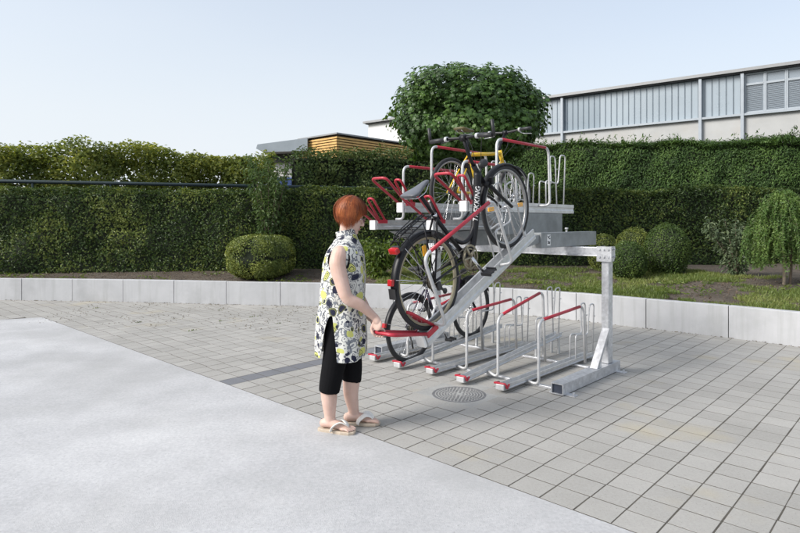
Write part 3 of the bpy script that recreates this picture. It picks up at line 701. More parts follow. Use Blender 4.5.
# carport-like shed left of it
sh = empty('flat_roof_shed', (-4.35, 20.4, -0.14), 0.0, 'white walled shed under a grey metal roof, left of the slatted building', 'building')
ROOFM = mat('grey_roof_sheet', (0.36, 0.40, 0.43), 0.45, 0.3, 0.08, 3)
mb = MB(); mb.prism([(-0.55, 4.14), (-0.3, 4.02), (1.2, 4.06), (1.2, 4.50), (-0.5, 4.28)], 'y', -0.6, 3.0); mb.build('roof', ROOFM, sh, doubles=True)
mb = MB(); mb.box((0.45, 1.3, 3.92), (1.5, 2.4, 0.36)); mb.build('beam', DARKF, sh)
mb = MB(); mb.box((0.5, 1.5, 1.9), (1.5, 2.4, 3.7)); mb.build('wall', mat('white_render', (0.78, 0.78, 0.77), 0.8, 0, 0.05, 2), sh)
bc = empty('storage_crate', (-3.68, 18.9, 2.18), 0.1, 'blue plastic crate behind the rail fence, below the grey roofed shed', 'crate')
mb = MB(); mb.box((0, 0, 0.35), (0.55, 0.5, 0.7)); mb.build('bin', mat('blue_plastic', (0.10, 0.16, 0.42), 0.5, 0, 0.1, 5), bc, bevel=0.02)
mb = MB(); mb.box((0, 0, 0.72), (0.6, 0.55, 0.05)); mb.build('lid', mat('blue_lid', (0.12, 0.2, 0.5), 0.5, 0, 0.1, 5), bc, bevel=0.01)
mb = MB(); mb.box((0, 0, 0), (0.9, 0.9, 2.32))
tag(mb.build('concrete_plinth', CONC, None, loc=(-3.68, 18.9, 1.02)), 'concrete plinth below the blue crate behind the hedge', 'plinth')
# ------------------------------------------------------------------ two-tier bicycle rack, built in the rail frame (x = along the rails, y = across, z up)
rack = empty('bicycle_rack', (0, 0, 0), HEAD, 'galvanised two tier bicycle rack with red topped hoops and one upper tray pulled down', 'bicycle rack')
rk = W(5.2, 3.5); rack.location = rk; U0, V0 = 5.2, 3.5
def q(u, v, z): return (u - U0, v - V0, z)
RAILV = [2.86, 3.265, 3.67, 4.07, 4.47]
def wire_holder(parent, f, s1, s2, s3, h1, h2, name='tyre_holder'):
    for sy in (-0.034, 0.034):
        mb = MB(); pts = [f(s1, sy, 0.03), f(s1, sy * 0.9, h1), f(s2, sy, h1 - 0.03), f(s2 + 0.01, sy * 1.5, h2), f(s3, sy * 1.5, h2), f(s3, sy, 0.03)]
        mb.tube(fillet(pts, 0.045, 5), 0.0078, 8)
        a = Vector(f(s3, sy * 1.3, h2 * 0.76)); b = Vector(f(s3 + 0.035, sy * 1.3, h2 * 0.76)); mb.tube([a, b], 0.006, 6)
        mb.build(name, WHITE_TUBE, parent)
# lower tier
for k, v in enumerate(RAILV):
    high = k % 2 == 1
    u0, u1 = (4.34, 6.10) if not high else (4.30, 6.14)
    z0, z1 = 0.025, (0.03 if not high else 0.185)
    sl_ = (z1 - z0) / (u1 - u0)
    rail = MB()
    prof = [(-0.042, 0.0), (0.042, 0.0), (0.044, 0.010), (0.037, 0.017), (0.044, 0.024), (0.044, 0.048), (0.030, 0.048), (0.026, 0.016), (-0.026, 0.016), (-0.030, 0.048), (-0.044, 0.048), (-0.044, 0.024), (-0.037, 0.017), (-0.044, 0.010)]
    vs = [q(u0, v + a, z0 + b) for a, b in prof] + [q(u1, v + a, z1 + b) for a, b in prof]; n = len(prof)
    rail.add(vs, [tuple(range(n)), tuple(range(2 * n - 1, n - 1, -1))] + [(i, i + n, (i + 1) % n + n, (i + 1) % n) for i in range(n)])
    if high:
        for uu in (5.72, 6.06):
            for sy in (-0.045, 0.045): rail.box(q(uu, v + sy, (z0 + sl_ * (uu - u0)) / 2), (0.03, 0.02, z0 + sl_ * (uu - u0)))
    ro = rail.build('rail', ALU, rack, doubles=True)
    zz = lambda u: z0 + sl_ * (u - u0)
    mb = MB(); mb.box(q(u0 - 0.012, v, z0 + 0.026), (0.02, 0.084, 0.05)); mb.build('end_cap', WHITE_TUBE, ro, bevel=0.004)
    mb = MB(); mb.tube(fillet([q(u0 - 0.02, v + 0.056, z0 + 0.056), q(u0 + 0.0, v - 0.05, z0 + 0.058), q(u0 + 0.015, v - 0.053, z0 + 0.012), q(u0 + 0.055, v - 0.05, z0 + 0.045)], 0.015, 4), 0.0085, 8); mb.tube(fillet([q(u0 - 0.02, v + 0.056, z0 + 0.056), q(u0 + 0.05, v + 0.052, z0 + 0.05)], 0.01, 3), 0.0085, 8)
    mb.build('end_clip', RED, ro)
    vh = v - 0.16; zt = 0.77 if high else 0.65; uf, ur = (4.66, 5.50) if high else (4.71, 5.59)
    A_, B_ = Vector(q(uf, vh, 0.60)), Vector(q(ur, vh, zt))
    path = fillet([q(uf, v - 0.045, zz(uf) + 0.01), q(uf, vh, 0.022), A_, B_, q(ur + 0.05, vh, 0.06 if not high else 0.02)], 0.085, 7)
    mb = MB(); mb.tube(path, 0.0135, 12); mb.build('hoop', WHITE_TUBE, ro)
    mb = MB(); d = (B_ - A_); bow = Vector((0, 0, 0.018))
    pts = [A_ + d * 0.09, A_ + d * 0.35, A_ + d * 0.65, A_ + d * 0.92]; mb.tube(pts, 0.0150, 12); mb.build('hoop_sleeve', RED, ro)
    wire_holder(ro, lambda s, y, h, v=v: q(4.33 + s, v + y, zz(4.33 + s) + h), 1.36, 1.63, 1.75, 0.29, 0.58)
for uu in (4.74, 5.66):
    mb = MB(); mb.box(q(uu, 3.55, 0.012), (0.045, 2.15, 0.022)); mb.build('tie_bar', STEEL, rack, bevel=0.003)
for vv, sgn in ((2.46, 1), (4.66, -1)):
    w_, t_, h_ = 0.115, 0.008, 0.095
    mb = MB()
    for (yy, z_, sy, sz) in ((0, 0.004, w_, t_), (0, h_ - 0.004, w_, t_), (-w_ / 2 + 0.004, h_ / 2, t_, h_ - 2 * t_), (w_ / 2 - 0.004, h_ / 2, t_, h_ - 2 * t_)):
        mb.box(q(5.2, vv + yy, z_ + 0.008), (1.2, sy, sz))
    bb = mb.build('base_beam', STEEL, rack)
    mb = MB(); mb.box(q(5.2, vv, 0.055), (1.16, w_ - 0.018, h_ - 0.018)); mb.build('tube_shade_block', SOCKET, bb)  # dark block in the hollow beam, shade of the opening put into its colour
    for uu in (4.68, 5.74):
        mb = MB(); mb.box(q(uu, vv - sgn * 0.02, 0.004), (0.07, 0.24, 0.008)); 
        for s_ in (-1, 1): mb.lathe([(0, 0.026), (0.011, 0.026), (0.011, 0.0)], 'z', q(uu, vv - sgn * 0.02 + s_ * 0.095, 0.004), 6, smooth=False)
        mb.build('foot_plate', STEEL, bb)
    mb = MB(); mb.box(q(5.62, vv, 0.62), (0.10, 0.075, 1.03)); mb.build('post', STEEL, rack, bevel=0.006)
    mb = MB(); mb.prism([(5.30 - U0, 0.105), (5.345 - U0, 0.105), (5.573 - U0, 0.395), (5.573 - U0, 0.455)], 'y', vv - 0.042 - V0, vv + 0.03 - V0)
    mb.build('gusset', STEEL, rack)
    mb = MB()
    oc = [(-0.068, -0.045), (-0.042, -0.085), (0.042, -0.085), (0.068, -0.045), (0.068, 0.055), (0.06, 0.063), (-0.06, 0.063), (-0.068, 0.055)]
    for s_ in (-0.052, 0.044):
        mb.prism([(5.62 - U0 + a, 1.195 + b) for a, b in oc], 'y', vv - V0 + s_, vv - V0 + s_ + 0.008)
    oc2 = [(vv - V0 - 0.075, 1.11), (vv - V0 + 0.075, 1.11), (vv - V0 + 0.075, 1.258), (vv - V0 - 0.075, 1.258)]
    mb.prism(oc2, 'x', 5.545 - U0, 5.553 - U0)
    for a in (-0.045, 0.0, 0.045):
        for b in (-0.04, 0.035):
            mb.lathe([(0, 0.012), (0.011, 0.012), (0.011, 0)], 'y', q(5.62 + a, vv - 0.064, 1.195 + b), 6, smooth=False)
            mb.lathe([(0, -0.012), (0.011, -0.012), (0.011, 0)], 'x', q(5.545, vv + a, 1.195 + b), 6, smooth=False)
    mb.build('joint_plate', STEEL, rack)
mb = MB(); mb.box(q(5.62, 3.56, 1.205), (0.09, 2.26, 0.085)); mb.box(q(5.62, 3.56, 1.163), (0.14, 2.1, 0.012)); mb.build('cross_beam', STEEL, rack, bevel=0.004)
# upper tier
def make_tray(parent, M, length, sf, sr, first=None):
    """M maps tray coordinates (along, across, up) into the rack frame"""
    f = lambda s, y, z: M @ Vector((s, y, z))
    prof = [(-0.055, 0.0), (0.055, 0.0), (0.055, 0.03), (0.049, 0.038), (0.049, 0.058), (0.055, 0.066), (0.055, 0.1), (0.04, 0.1), (0.036, 0.03), (-0.036, 0.03), (-0.04, 0.1), (-0.055, 0.1), (-0.055, 0.066), (-0.049, 0.058), (-0.049, 0.038), (-0.055, 0.03)]
    n = len(prof); mb = MB()
    mb.add([f(0, a, b) for a, b in prof] + [f(length, a, b) for a, b in prof], [tuple(range(n)), tuple(range(2 * n - 1, n - 1, -1))] + [(i, i + n, (i + 1) % n + n, (i + 1) % n) for i in range(n)])
    t = mb.build('tray', ALU, parent, doubles=True)
    R3 = M.to_3x3()
    mb = MB(); mb.box(f(-0.016, 0, 0.047), (0.026, 0.085, 0.100), R3); mb.build('end_cap', WHITE_PL, t, bevel=0.006)
    mb = MB(); mb.tube([f(*p) for p in fillet([(0.03, 0.05, 0.085), (-0.33, 0.105, 0.33), (-0.33, -0.105, 0.33), (0.03, -0.05, 0.085)], 0.06, 6)], 0.0135, 10)
    mb.build('handle', RED, t)
    mb = MB(); mb.tube([f(*p) for p in fillet([(0.13, 0.042, 0.09), (-0.06, 0.042, 0.33), (-0.06, -0.042, 0.33), (0.13, -0.042, 0.09)], 0.038, 6)], 0.0125, 10)
    mb.box(f(0.075, 0.061, 0.085), (0.13, 0.010, 0.04), R3); mb.box(f(0.075, -0.061, 0.085), (0.13, 0.010, 0.04), R3)
    mb.build('handle_stop', RED, t)
    A_, B_ = f(sf, -0.16, 0.69), f(sr, -0.16, 0.69)
    mb = MB(); mb.tube(fillet([f(sf, -0.05, 0.11), f(sf, -0.16, 0.11), A_, B_, f(sr + 0.03, -0.16, 0.075), f(sr - 0.02, -0.05, 0.075)], 0.085, 7), 0.0135, 12); mb.build('hoop', WHITE_TUBE, t)
    mb = MB(); d = B_ - A_; mb.tube([A_ + d * 0.085, A_ + d * 0.5, A_ + d * 0.93], 0.0150, 12); mb.build('hoop_sleeve', RED, t)
    s3 = min(length - 0.16, 1.83)
    wire_holder(t, lambda s, y, h: f(s, y * 1.25, h + 0.06), s3 - 0.40, s3 - 0.13, s3, 0.30, 0.60)
    return t
for k, v in enumerate(RAILV):
    high = k % 2 == 1
    zb = 1.60 if high else 1.42
    if k > 0:
        make_tray(rack, Matrix.Translation(q(4.35, v, zb)), 2.06, 0.29, 1.27)
    lo, hi = (1.375, 1.597) if high else (1.250, 1.397 if k == 0 else 1.417)
    mb = MB(); mb.prism([(4.95 - U0, lo + 0.0), (6.14 - U0, lo), (6.14 - U0, hi), (4.95 - U0, hi)], 'y', v - 0.05 - V0, v + 0.05 - V0)
    if k: mb.prism([(4.62 - U0, hi - 0.02), (4.95 - U0, lo + 0.03), (4.95 - U0, hi)], 'y', v - 0.045 - V0, v + 0.045 - V0)
    gd = mb.build('guide_beam', ZINC, rack, bevel=0.004)
    mb = MB(); mb.box(q(6.0, v, 0.5 * (lo + 1.2505)), (0.12, 0.06, max(0.004, lo - 1.2505)))
    if high: mb.build('spacer', STEEL, gd)
    if k == 0:
        mb = MB(); mb.box(q(5.09, v - 0.0515, 1.325), (0.062, 0.002, 0.105)); sk = mb.build('sticker', WHITE_PL, gd)
        mb = MB(); y_ = v - 0.0545
        INK = mat('sticker_ink', (0.10, 0.11, 0.12), 0.6, 0, 0.1, 5)
        def bar(a, b, w=0.0045): 
            a, b = Vector(q(a[0], y_, a[1])), Vector(q(b[0], y_, b[1])); mb.tube([a, b], w, 4)
        bar((5.066, 1.365), (5.082, 1.350)); bar((5.082, 1.350), (5.108, 1.368)); bar((5.082, 1.350), (5.105, 1.338)); bar((5.095, 1.338), (5.112, 1.338))
        bar((5.066, 1.312), (5.085, 1.312)); bar((5.085, 1.312), (5.085, 1.290)); bar((5.092, 1.306), (5.108, 1.306)); bar((5.1, 1.306), (5.1, 1.286)); bar((5.07, 1.29), (5.078, 1.298))
        mb.build('sticker_print', INK, sk)
        mb = MB(); mb.lathe([(0.0, 0.045), (0.016, 0.045), (0.018, 0.03), (0.01, 0.028), (0.01, 0.0)], 'z', q(5.55, v, 1.397), 12); mb.build('stop_bolt', WHITE_TUBE, gd)
TILT = R(26.5)
Mp = Matrix.Translation(q(3.305, 2.86, 0.578)) @ Matrix.Rotation(-TILT, 4, 'Y')
make_tray(rack, Mp, 1.72, 0.13, 1.10)
mb = MB(); mb.prism([(4.70 - U0, 1.29), (4.73 - U0, 1.265), (5.0 - U0, 1.31), (5.0 - U0, 1.38), (4.86 - U0, 1.37)], 'y', 2.86 - 0.03 - V0, 2.86 + 0.03 - V0); mb.build('swivel_arm', ZINC, rack)

# ------------------------------------------------------------------ bicycles
def arc_pts(c, r, a0, a1, n, y=0.0): return [(c[0] + r * math.cos(R(a0 + (a1 - a0) * i / n)), y, c[1] + r * math.sin(R(a0 + (a1 - a0) * i / n))) for i in range(n + 1)]
def strip_arc(c, r, a0, a1, half, n=28, drop=0.012, th=0.0):
    vs = []; fs = []
    cs = [(-half, -drop), (-half * 0.6, -drop * 0.25), (0, 0), (half * 0.6, -drop * 0.25), (half, -drop)]
    for i in range(n + 1):
        a = R(a0 + (a1 - a0) * i / n)
        for (y, d) in cs: vs.append((c[0] + (r + d) * math.cos(a), y, c[1] + (r + d) * math.sin(a)))
    for i in range(n):
        for k in range(4): fs.append((i * 5 + k, i * 5 + k + 1, (i + 1) * 5 + k + 1, (i + 1) * 5 + k))
    return vs, fs
def wheel(parent, x, r, tr_, rimm, reflect=2, phase=0.0, n_sp=32, disc=0.0, cas=False):
    w = empty('wheel', (x, 0, r), 0, parent=parent)
    mb = MB(); mb.tube([((r - tr_) * math.cos(2 * math.pi * i / 56), 0, (r - tr_) * math.sin(2 * math.pi * i / 56)) for i in range(56)], tr_, 12, closed=True); mb.build('tyre', RUBBER, w)
    mb = MB(); ri = r - 2 * tr_ + 0.004
    mb.lathe([(ri, -0.012), (ri - 0.002, -0.013), (ri - 0.016, -0.009), (ri - 0.018, 0), (ri - 0.016, 0.009), (ri - 0.002, 0.013), (ri, 0.012), (ri, -0.012)], 'y', (0, 0, 0), 56); mb.build('rim', rimm, w)
    mb = MB()
    for i in range(n_sp):
        a = 2 * math.pi * i / n_sp + phase; sd = 1 if i % 2 else -1; b = a + (0.55 if (i // 2) % 2 else -0.55)
        mb.tube([(0.022 * math.cos(b), 0.024 * sd, 0.022 * math.sin(b)), ((ri - 0.02) * math.cos(a), 0.004 * sd, (ri - 0.02) * math.sin(a))], 0.0013, 4, cap=False)
    mb.build('spokes', CHROME, w)
    mb = MB(); mb.lathe([(0.0, -0.055), (0.008, -0.055), (0.008, -0.034), (0.026, -0.028), (0.026, -0.022), (0.014, -0.018), (0.014, 0.018), (0.026, 0.022), (0.026, 0.028), (0.008, 0.034), (0.008, 0.055), (0, 0.055)], 'y', (0, 0, 0), 20); mb.build('hub', CHROME if not cas else BLACKPL, w)
    if cas:
        mb = MB()
        for i, rr_ in enumerate((0.055, 0.049, 0.043, 0.037, 0.031, 0.025)):
            y = -0.030 - i * 0.0042; mb.lathe([(0.012, y), (rr_, y), (rr_, y - 0.002), (0.012, y - 0.002)], 'y', (0, 0, 0), 24, smooth=False)
        mb.build('cassette', CHAIN, w)
    if disc:
        mb = MB(); mb.lathe([(disc * 0.6, 0.032), (disc, 0.032), (disc, 0.034), (disc * 0.6, 0.034), (disc * 0.6, 0.032)], 'y', (0, 0, 0), 32, smooth=False); mb.build('brake_disc', CHROME, w)
    for i in range(reflect):
        a = phase * 3 + math.pi * 2 * i / max(1, reflect) + 0.5
        mb = MB(); m3 = Matrix.Rotation(-a, 3, 'Y'); mb.box(m3 @ Vector((ri * 0.70, 0, 0)), (0.075, 0.016, 0.034), m3); mb.build('spoke_reflector', AMBER, w, bevel=0.005)
    return w
def saddle(parent, x, z, m, L_=0.255, nose_up=0.0, w_=0.075):
    mb = MB(); secs = [(-0.13, 0.055, 0.012, 0.010), (-0.12, w_, 0.035, 0.004), (-0.07, w_ * 1.02, 0.045, 0.0), (-0.02, w_ * 0.72, 0.042, -0.004), (0.04, 0.034, 0.036, -0.004), (0.10, 0.022, 0.030, -0.002), (0.135, 0.018, 0.024, -0.006), (0.142, 0.008, 0.010, -0.012)]
    vs = []; seg = 14
    for (dx, hw, th, dz) in secs:
        for k in range(seg):
            a = 2 * math.pi * k / seg; y = hw * math.cos(a); zz = math.sin(a)
            zz = zz * th * 0.35 if zz > 0 else zz * th * (0.65 + 0.35 * abs(math.cos(a)))
            vs.append((x + dx * L_ / 0.27, y, z + dz + dx * nose_up + zz))
    fs = [(i * seg + k, i * seg + (k + 1) % seg, (i + 1) * seg + (k + 1) % seg, (i + 1) * seg + k) for i in range(len(secs) - 1) for k in range(seg)]
    fs += [tuple(range(seg))[::-1], tuple(range((len(secs) - 1) * seg, len(secs) * seg))]
    mb.add(vs, fs, True)
    s = mb.build('saddle', m, parent, doubles=True, subsurf=1)
    mb = MB()
    for sy in (-0.022, 0.022): mb.tube(fillet([(x - 0.11, sy * 1.6, z - 0.025), (x - 0.05, sy, z - 0.055), (x + 0.05, sy, z - 0.055), (x + 0.12, sy * 0.5, z - 0.02)], 0.03, 4), 0.0035, 6)
    mb.build('saddle_rail', CHROME, s); return s
def make_bike(label, kind, r, wb, frame_m, fender=True, rackd=True, sad_m=BLACKPL, rim_m=RIMM, bar_z=0.73, bar_x=0.85, half=0.30, bar_ends=True, lamp=True, fend=158, refl=(1, 2)):
    b = empty('bicycle', (0, 0, 0), 0, label, 'bicycle', 'bicycles parked in the rack')
    Z = r
    def P(x, y, z): return (x, y, z + Z)
    wheel(b, 0, r, 0.0185, RIMTAN if kind == 'step' else rim_m, refl[0], 0.25, cas=True, disc=0.0)
    wheel(b, wb, r, 0.0185, rim_m, refl[1], 0.75)
    if kind == 'step':
        bb = (0.455, -0.075); st = (0.275, 0.375); sd = (0.205, 0.625); ht, hb = (0.885, 0.47), (0.925, 0.345)
    elif kind == 'city':
        bb = (0.43, -0.06); st = (0.28, 0.36); sd = (0.21, 0.60); ht, hb = (0.83, 0.45), (0.87, 0.33)
    else:
        bb = (0.43, 0.0); st = (0.275, 0.40); sd = (0.215, 0.635); ht, hb = (0.83, 0.46), (0.87, 0.35)
    f = MB()
    f.tube([P(bb[0], 0, bb[1]), P(st[0], 0, st[1])], 0.017, 12)
    f.tube([P(hb[0] + 0.008, 0, hb[1] - 0.02), P(ht[0] - 0.006, 0, ht[1] + 0.02)], 0.021, 12)
    if kind in ('step', 'city'):
        dt = crom([P(ht[0] + 0.018, 0, ht[1] - 0.05), P(0.80, 0, 0.25), P(0.66, 0, 0.06), P(0.565, 0, -0.04), P(bb[0], 0, bb[1])], 8)
        f.tube(dt, np.linspace(0.031, 0.029, len(dt)), 24)
        tt = crom([P(0.69, 0, 0.10), P(0.58, 0, 0.03), P(0.48, 0, 0.035), P(0.395, 0, 0.11)], 6); f.tube(tt, 0.016, 10)
    else:
        f.tube([P(hb[0], 0, hb[1]), P(bb[0], 0, bb[1])], 0.022, 12); f.tube([P(ht[0], 0, ht[1] - 0.015), P(st[0] + 0.005, 0, st[1] - 0.015)], 0.019, 12)
    for s in (-1, 1):
        f.tube(crom([P(bb[0] - 0.02, 0.028 * s, bb[1]), P(0.2, 0.05 * s, bb[1] * 0.4), P(0.0, 0.062 * s, 0)], 5), 0.009, 8)
        f.tube(crom([P(st[0], 0.018 * s, st[1] - 0.02), P(0.16, 0.045 * s, st[1] * 0.55), P(0.0, 0.062 * s, 0)], 5), 0.008, 8)
    f.lathe([(0.0, -0.036), (0.022, -0.036), (0.022, 0.036), (0, 0.036)], 'y', P(bb[0], 0, bb[1]), 16)
    fo = f.build('frame', frame_m, b)
    if kind == 'step':
        cu = bpy.data.curves.new('lettering', 'FONT'); cu.body = 'TREKKING'; cu.size = 0.056; cu.extrude = 0.0004; cu.align_x = 'CENTER'; cu.align_y = 'CENTER'; cu.shear = 0.25; cu.offset = 0.0012; cu.space_character = 1.05
        to = bpy.data.objects.new('lettering_curve', cu); COL.objects.link(to)
        bpy.context.view_layer.update(); me = bpy.data.meshes.new_from_object(to.evaluated_get(bpy.context.evaluated_depsgraph_get()))
        bpy.data.objects.remove(to)
        lo = bpy.data.objects.new('lettering', me); COL.objects.link(lo); lo.parent = fo; me.materials.clear(); me.materials.append(mat('pale_lettering', (0.55, 0.55, 0.55), 0.5))
        bm = bmesh.new(); bm.from_mesh(me); bmesh.ops.triangulate(bm, faces=bm.faces); bmesh.ops.subdivide_edges(bm, edges=bm.edges[:], cuts=3, use_grid_fill=True); bm.to_mesh(me); bm.free()
        p0_, p1_ = Vector(P(0.865, 0, 0.345)), Vector(P(0.665, 0, 0.075)); ex = (p0_ - p1_).normalized(); ez = Vector((0, -1, 0)); ey = ez.cross(ex)
        cen = (p0_ + p1_) / 2 + Vector((0, -0.0322, 0))
        for vt in me.vertices:     # wrap the letters round the tube
            a = vt.co.y / 0.0322 + 0.7
            off = ex * vt.co.x + ey * (0.0322 + vt.co.z) * math.sin(a) + ez * ((0.0322 + vt.co.z) * math.cos(a) - 0.0322)
            vt.co = cen + off
        me.update()
    mb = MB(); mb.tube([P(st[0] + 0.006, 0, st[1] - 0.01), P(sd[0] + 0.01, 0, sd[1] - 0.055)], 0.0135, 10); mb.build('seat_post', BLACK, b)
    mb = MB(); mb.lathe([(0.021, -0.012), (0.024, -0.012), (0.024, 0.012), (0.021, 0.012)], 'z', P(st[0] + 0.002, 0, st[1]), 14); mb.build('seat_clamp', CHROME, b)
    saddle(b, sd[0], sd[1] + Z, sad_m, nose_up=0.05)
    # fork with crown
    fk = MB()
    for s in (-1, 1):
        fk.tube(crom([P(hb[0] + 0.012, 0.045 * s, hb[1] - 0.05), P(hb[0] + (wb - hb[0]) * 0.48, 0.052 * s, hb[1] * 0.46), P(wb, 0.058 * s, 0)], 6), [0.017] * 7 + [0.013] * 6, 10)
    fk.tube([P(hb[0] + 0.011, -0.05, hb[1] - 0.045), P(hb[0] + 0.011, 0.05, hb[1] - 0.045)], 0.020, 10); fk.tube([P(hb[0] + 0.011, 0, hb[1] - 0.045), P(hb[0] + 0.006, 0, hb[1] - 0.01)], 0.018, 10)
    fk.build('fork', BLACK if kind != 'mtb' else CHROME, b)
    sm = MB(); top = (ht[0] - 0.02, ht[1] + 0.10 if kind != 'mtb' else ht[1] + 0.05)
    sm.tube(fillet([P(ht[0] - 0.004, 0, ht[1] + 0.015), P(top[0], 0, top[1]), P(bar_x, 0, bar_z)], 0.03, 4), 0.015, 10); sm.lathe([(0.016, -0.025), (0.024, -0.025), (0.024, 0.025), (0.016, 0.025)], 'y', P(bar_x, 0, bar_z), 12); sm.build('stem', BLACK, b)
    hbr = MB(); sweep = -0.035
    hp = crom([P(bar_x + sweep, -half, bar_z + 0.012), P(bar_x + sweep * 0.35, -half * 0.55, bar_z + 0.012), P(bar_x, 0, bar_z), P(bar_x + sweep * 0.35, half * 0.55, bar_z + 0.012), P(bar_x + sweep, half, bar_z + 0.012)], 6); hbr.tube(hp, 0.0115, 10)
    ho = hbr.build('handlebar', BLACKPL if kind == 'mtb' else BLACK, b)
    for s in (-1, 1):
        g = MB(); g.tube([P(bar_x + sweep * 1.02, s * (half + 0.004), bar_z + 0.012), P(bar_x + sweep * 0.62, s * (half - 0.125), bar_z + 0.012)], [0.0175, 0.0165], 12)
        g.build('grip', BLACKPL, ho)
        g = MB(); g.lathe([(0.013, -0.011), (0.021, -0.011), (0.021, 0.011), (0.013, 0.011)], 'y', P(bar_x + sweep * 0.55, s * (half - 0.14), bar_z + 0.012), 14)
        g.build('grip_ring', WHITE_TUBE, ho)
        g = MB(); g.tube(crom([P(bar_x + 0.01, s * (half - 0.17), bar_z), P(bar_x + 0.055, s * (half - 0.14), bar_z - 0.02), P(bar_x + 0.035, s * (half - 0.03), bar_z - 0.035)], 5), 0.006, 6, flat=((0, 0, 1), 0.7, 1.3)); g.build('brake_lever', BLACK if kind != 'mtb' else CHROME, ho)
        if bar_ends:
            g = MB(); g.tube([P(bar_x + sweep, s * (half + 0.012), bar_z + 0.0), P(bar_x + sweep + 0.035, s * (half + 0.01), bar_z + 0.115)], [0.0125, 0.012], 8); g.build('bar_end', BLACKPL, ho)
    cb = MB()
    for s in (-1, 1):
        cb.tube(crom([P(bar_x + 0.03, s * (half - 0.17), bar_z - 0.005), P(bar_x + 0.13, s * half * 0.4, bar_z + 0.03), P(bar_x + 0.13, s * 0.05, bar_z - 0.10), P(ht[0] + 0.035, 0.02 * s, ht[1] - 0.05), P(ht[0] - 0.03, 0.024 * s, ht[1] - 0.12)], 6), 0.0025, 5)
    cb.build('brake_cable', BLACKPL, b)
    # drive train on the right-hand side (towards -y)
    cr = MB(); c0 = P(bb[0], 0, bb[1]); rg = 0.092
    vs = []; nT = 44
    for (rad_, y) in ((rg - 0.012, -0.045), (None, -0.045), (None, -0.049), (rg - 0.012, -0.049)):
        for i in range(nT * 2):
            a = math.pi * i / nT; rr_ = rad_ if rad_ else rg + (0.004 if i % 2 else -0.002)
            vs.append((c0[0] + rr_ * math.cos(a), y, c0[2] + rr_ * math.sin(a)))
    fs = []
    for j in range(4):
        for i in range(nT * 2): fs.append((j * nT * 2 + i, j * nT * 2 + (i + 1) % (nT * 2), ((j + 1) % 4) * nT * 2 + (i + 1) % (nT * 2), ((j + 1) % 4) * nT * 2 + i))
    cr.add(vs, fs)
    for i in range(5):
        a = 2 * math.pi * i / 5 + 0.4; cr.tube([(c0[0], -0.05, c0[2]), (c0[0] + (rg - 0.008) * math.cos(a), -0.048, c0[2] + (rg - 0.008) * math.sin(a))], [0.014, 0.007], 8)
    cr.lathe([(rg * 0.62, -0.04), (rg * 0.74, -0.04), (rg * 0.74, -0.043), (rg * 0.62, -0.043), (rg * 0.62, -0.04)], 'y', c0, 32, smooth=False)
    co_ = cr.build('chainring', BRASSY, b)
    for s, an in ((-1, -70), (1, 110)):
        a = R(an); m_ = MB(); e = (c0[0] + 0.17 * math.cos(a), s * 0.068, c0[2] + 0.17 * math.sin(a))
        m_.tube([(c0[0], s * 0.055, c0[2]), (c0[0] + 0.08 * math.cos(a), s * 0.062, c0[2] + 0.08 * math.sin(a)), e], [0.014, 0.0105, 0.012], 10, flat=((0, 1, 0), 0.6, 1.2)); k_ = m_.build('crank_arm', CHROME, b)
        m_ = MB(); m_.box((e[0], s * 0.125, e[2]), (0.075, 0.085, 0.012)); m_.box((e[0] - 0.04, s * 0.125, e[2]), (0.012, 0.09, 0.026)); m_.box((e[0] + 0.04, s * 0.125, e[2]), (0.012, 0.09, 0.026)); m_.tube([(e[0], s * 0.06, e[2]), (e[0], s * 0.17, e[2])], 0.010, 8)
        m_.build('pedal', BLACKPL, k_, bevel=0.003)
    ch = MB(); rc = 0.045; yk = -0.044
    a_ = math.atan2(bb[1], bb[0])
    pts = arc_pts((0, Z), rc, 90, 270, 10, yk) + [(0.05, yk, Z - 0.075), (0.085, yk, Z - 0.08)] + arc_pts((bb[0], bb[1] + Z), rg, -90, 90, 14, yk)
    ch.tube(pts, 0.0045, 6, closed=True, flat=((0, 1, 0), 0.9, 1.1)); ch.build('chain', CHAIN, b)
    dr = MB(); dr.box((0.03, -0.055, Z - 0.055), (0.04, 0.02, 0.05)); dr.tube([(0.03, -0.052, Z - 0.06), (0.075, -0.05, Z - 0.125)], 0.010, 8)
    for (a, z) in ((0.045, -0.075), (0.08, -0.13)): dr.lathe([(0, -0.05), (0.021, -0.05), (0.021, -0.042), (0, -0.042)], 'y', (a, 0, Z + z), 14)
    dr.build('derailleur', BLACKPL, b)
    for s in (-1, 1):
        for pos, an in ((P(wb * 0.865, 0.05 * s, r * 0.90), 0.4), (P(0.17, 0.05 * s, r * 0.80), -0.5)):
            bp = MB(); bp.box(pos, (0.03, 0.035, 0.06), Matrix.Rotation(an, 3, 'Y')); bp.build('brake_arm', BLACK, b, bevel=0.005)
    if fender:
        mb = MB(); v_, f_ = strip_arc((0, Z), r + 0.018, 20, fend, 0.029); mb.add(v_, f_, True); fe = mb.build('rear_fender', BLACK, b, solid=0.003)
        a = R(fend - 9); mb = MB(); mb.box(((r + 0.032) * math.cos(a), 0, Z + (r + 0.032) * math.sin(a)), (0.03, 0.04, 0.045), Matrix.Rotation(-(a - math.pi), 3, 'Y')); mb.build('reflector', REDLENS, fe, bevel=0.006)
        mb = MB(); a = R(fend + 3); mb.box(((r + 0.022) * math.cos(a), 0, Z + (r + 0.022) * math.sin(a)), (0.006, 0.058, 0.07), Matrix.Rotation(-(a - math.pi), 3, 'Y')); mb.build('mud_flap', BLACKPL, fe)
        mb = MB()
        for s in (-1, 1):
            for an in (110, fend - 12): mb.tube([(0, 0.045 * s, Z), ((r + 0.016) * math.cos(R(an)), 0.031 * s, Z + (r + 0.016) * math.sin(R(an)))], 0.0022, 5)
        mb.build('fender_stay', CHROME, fe)
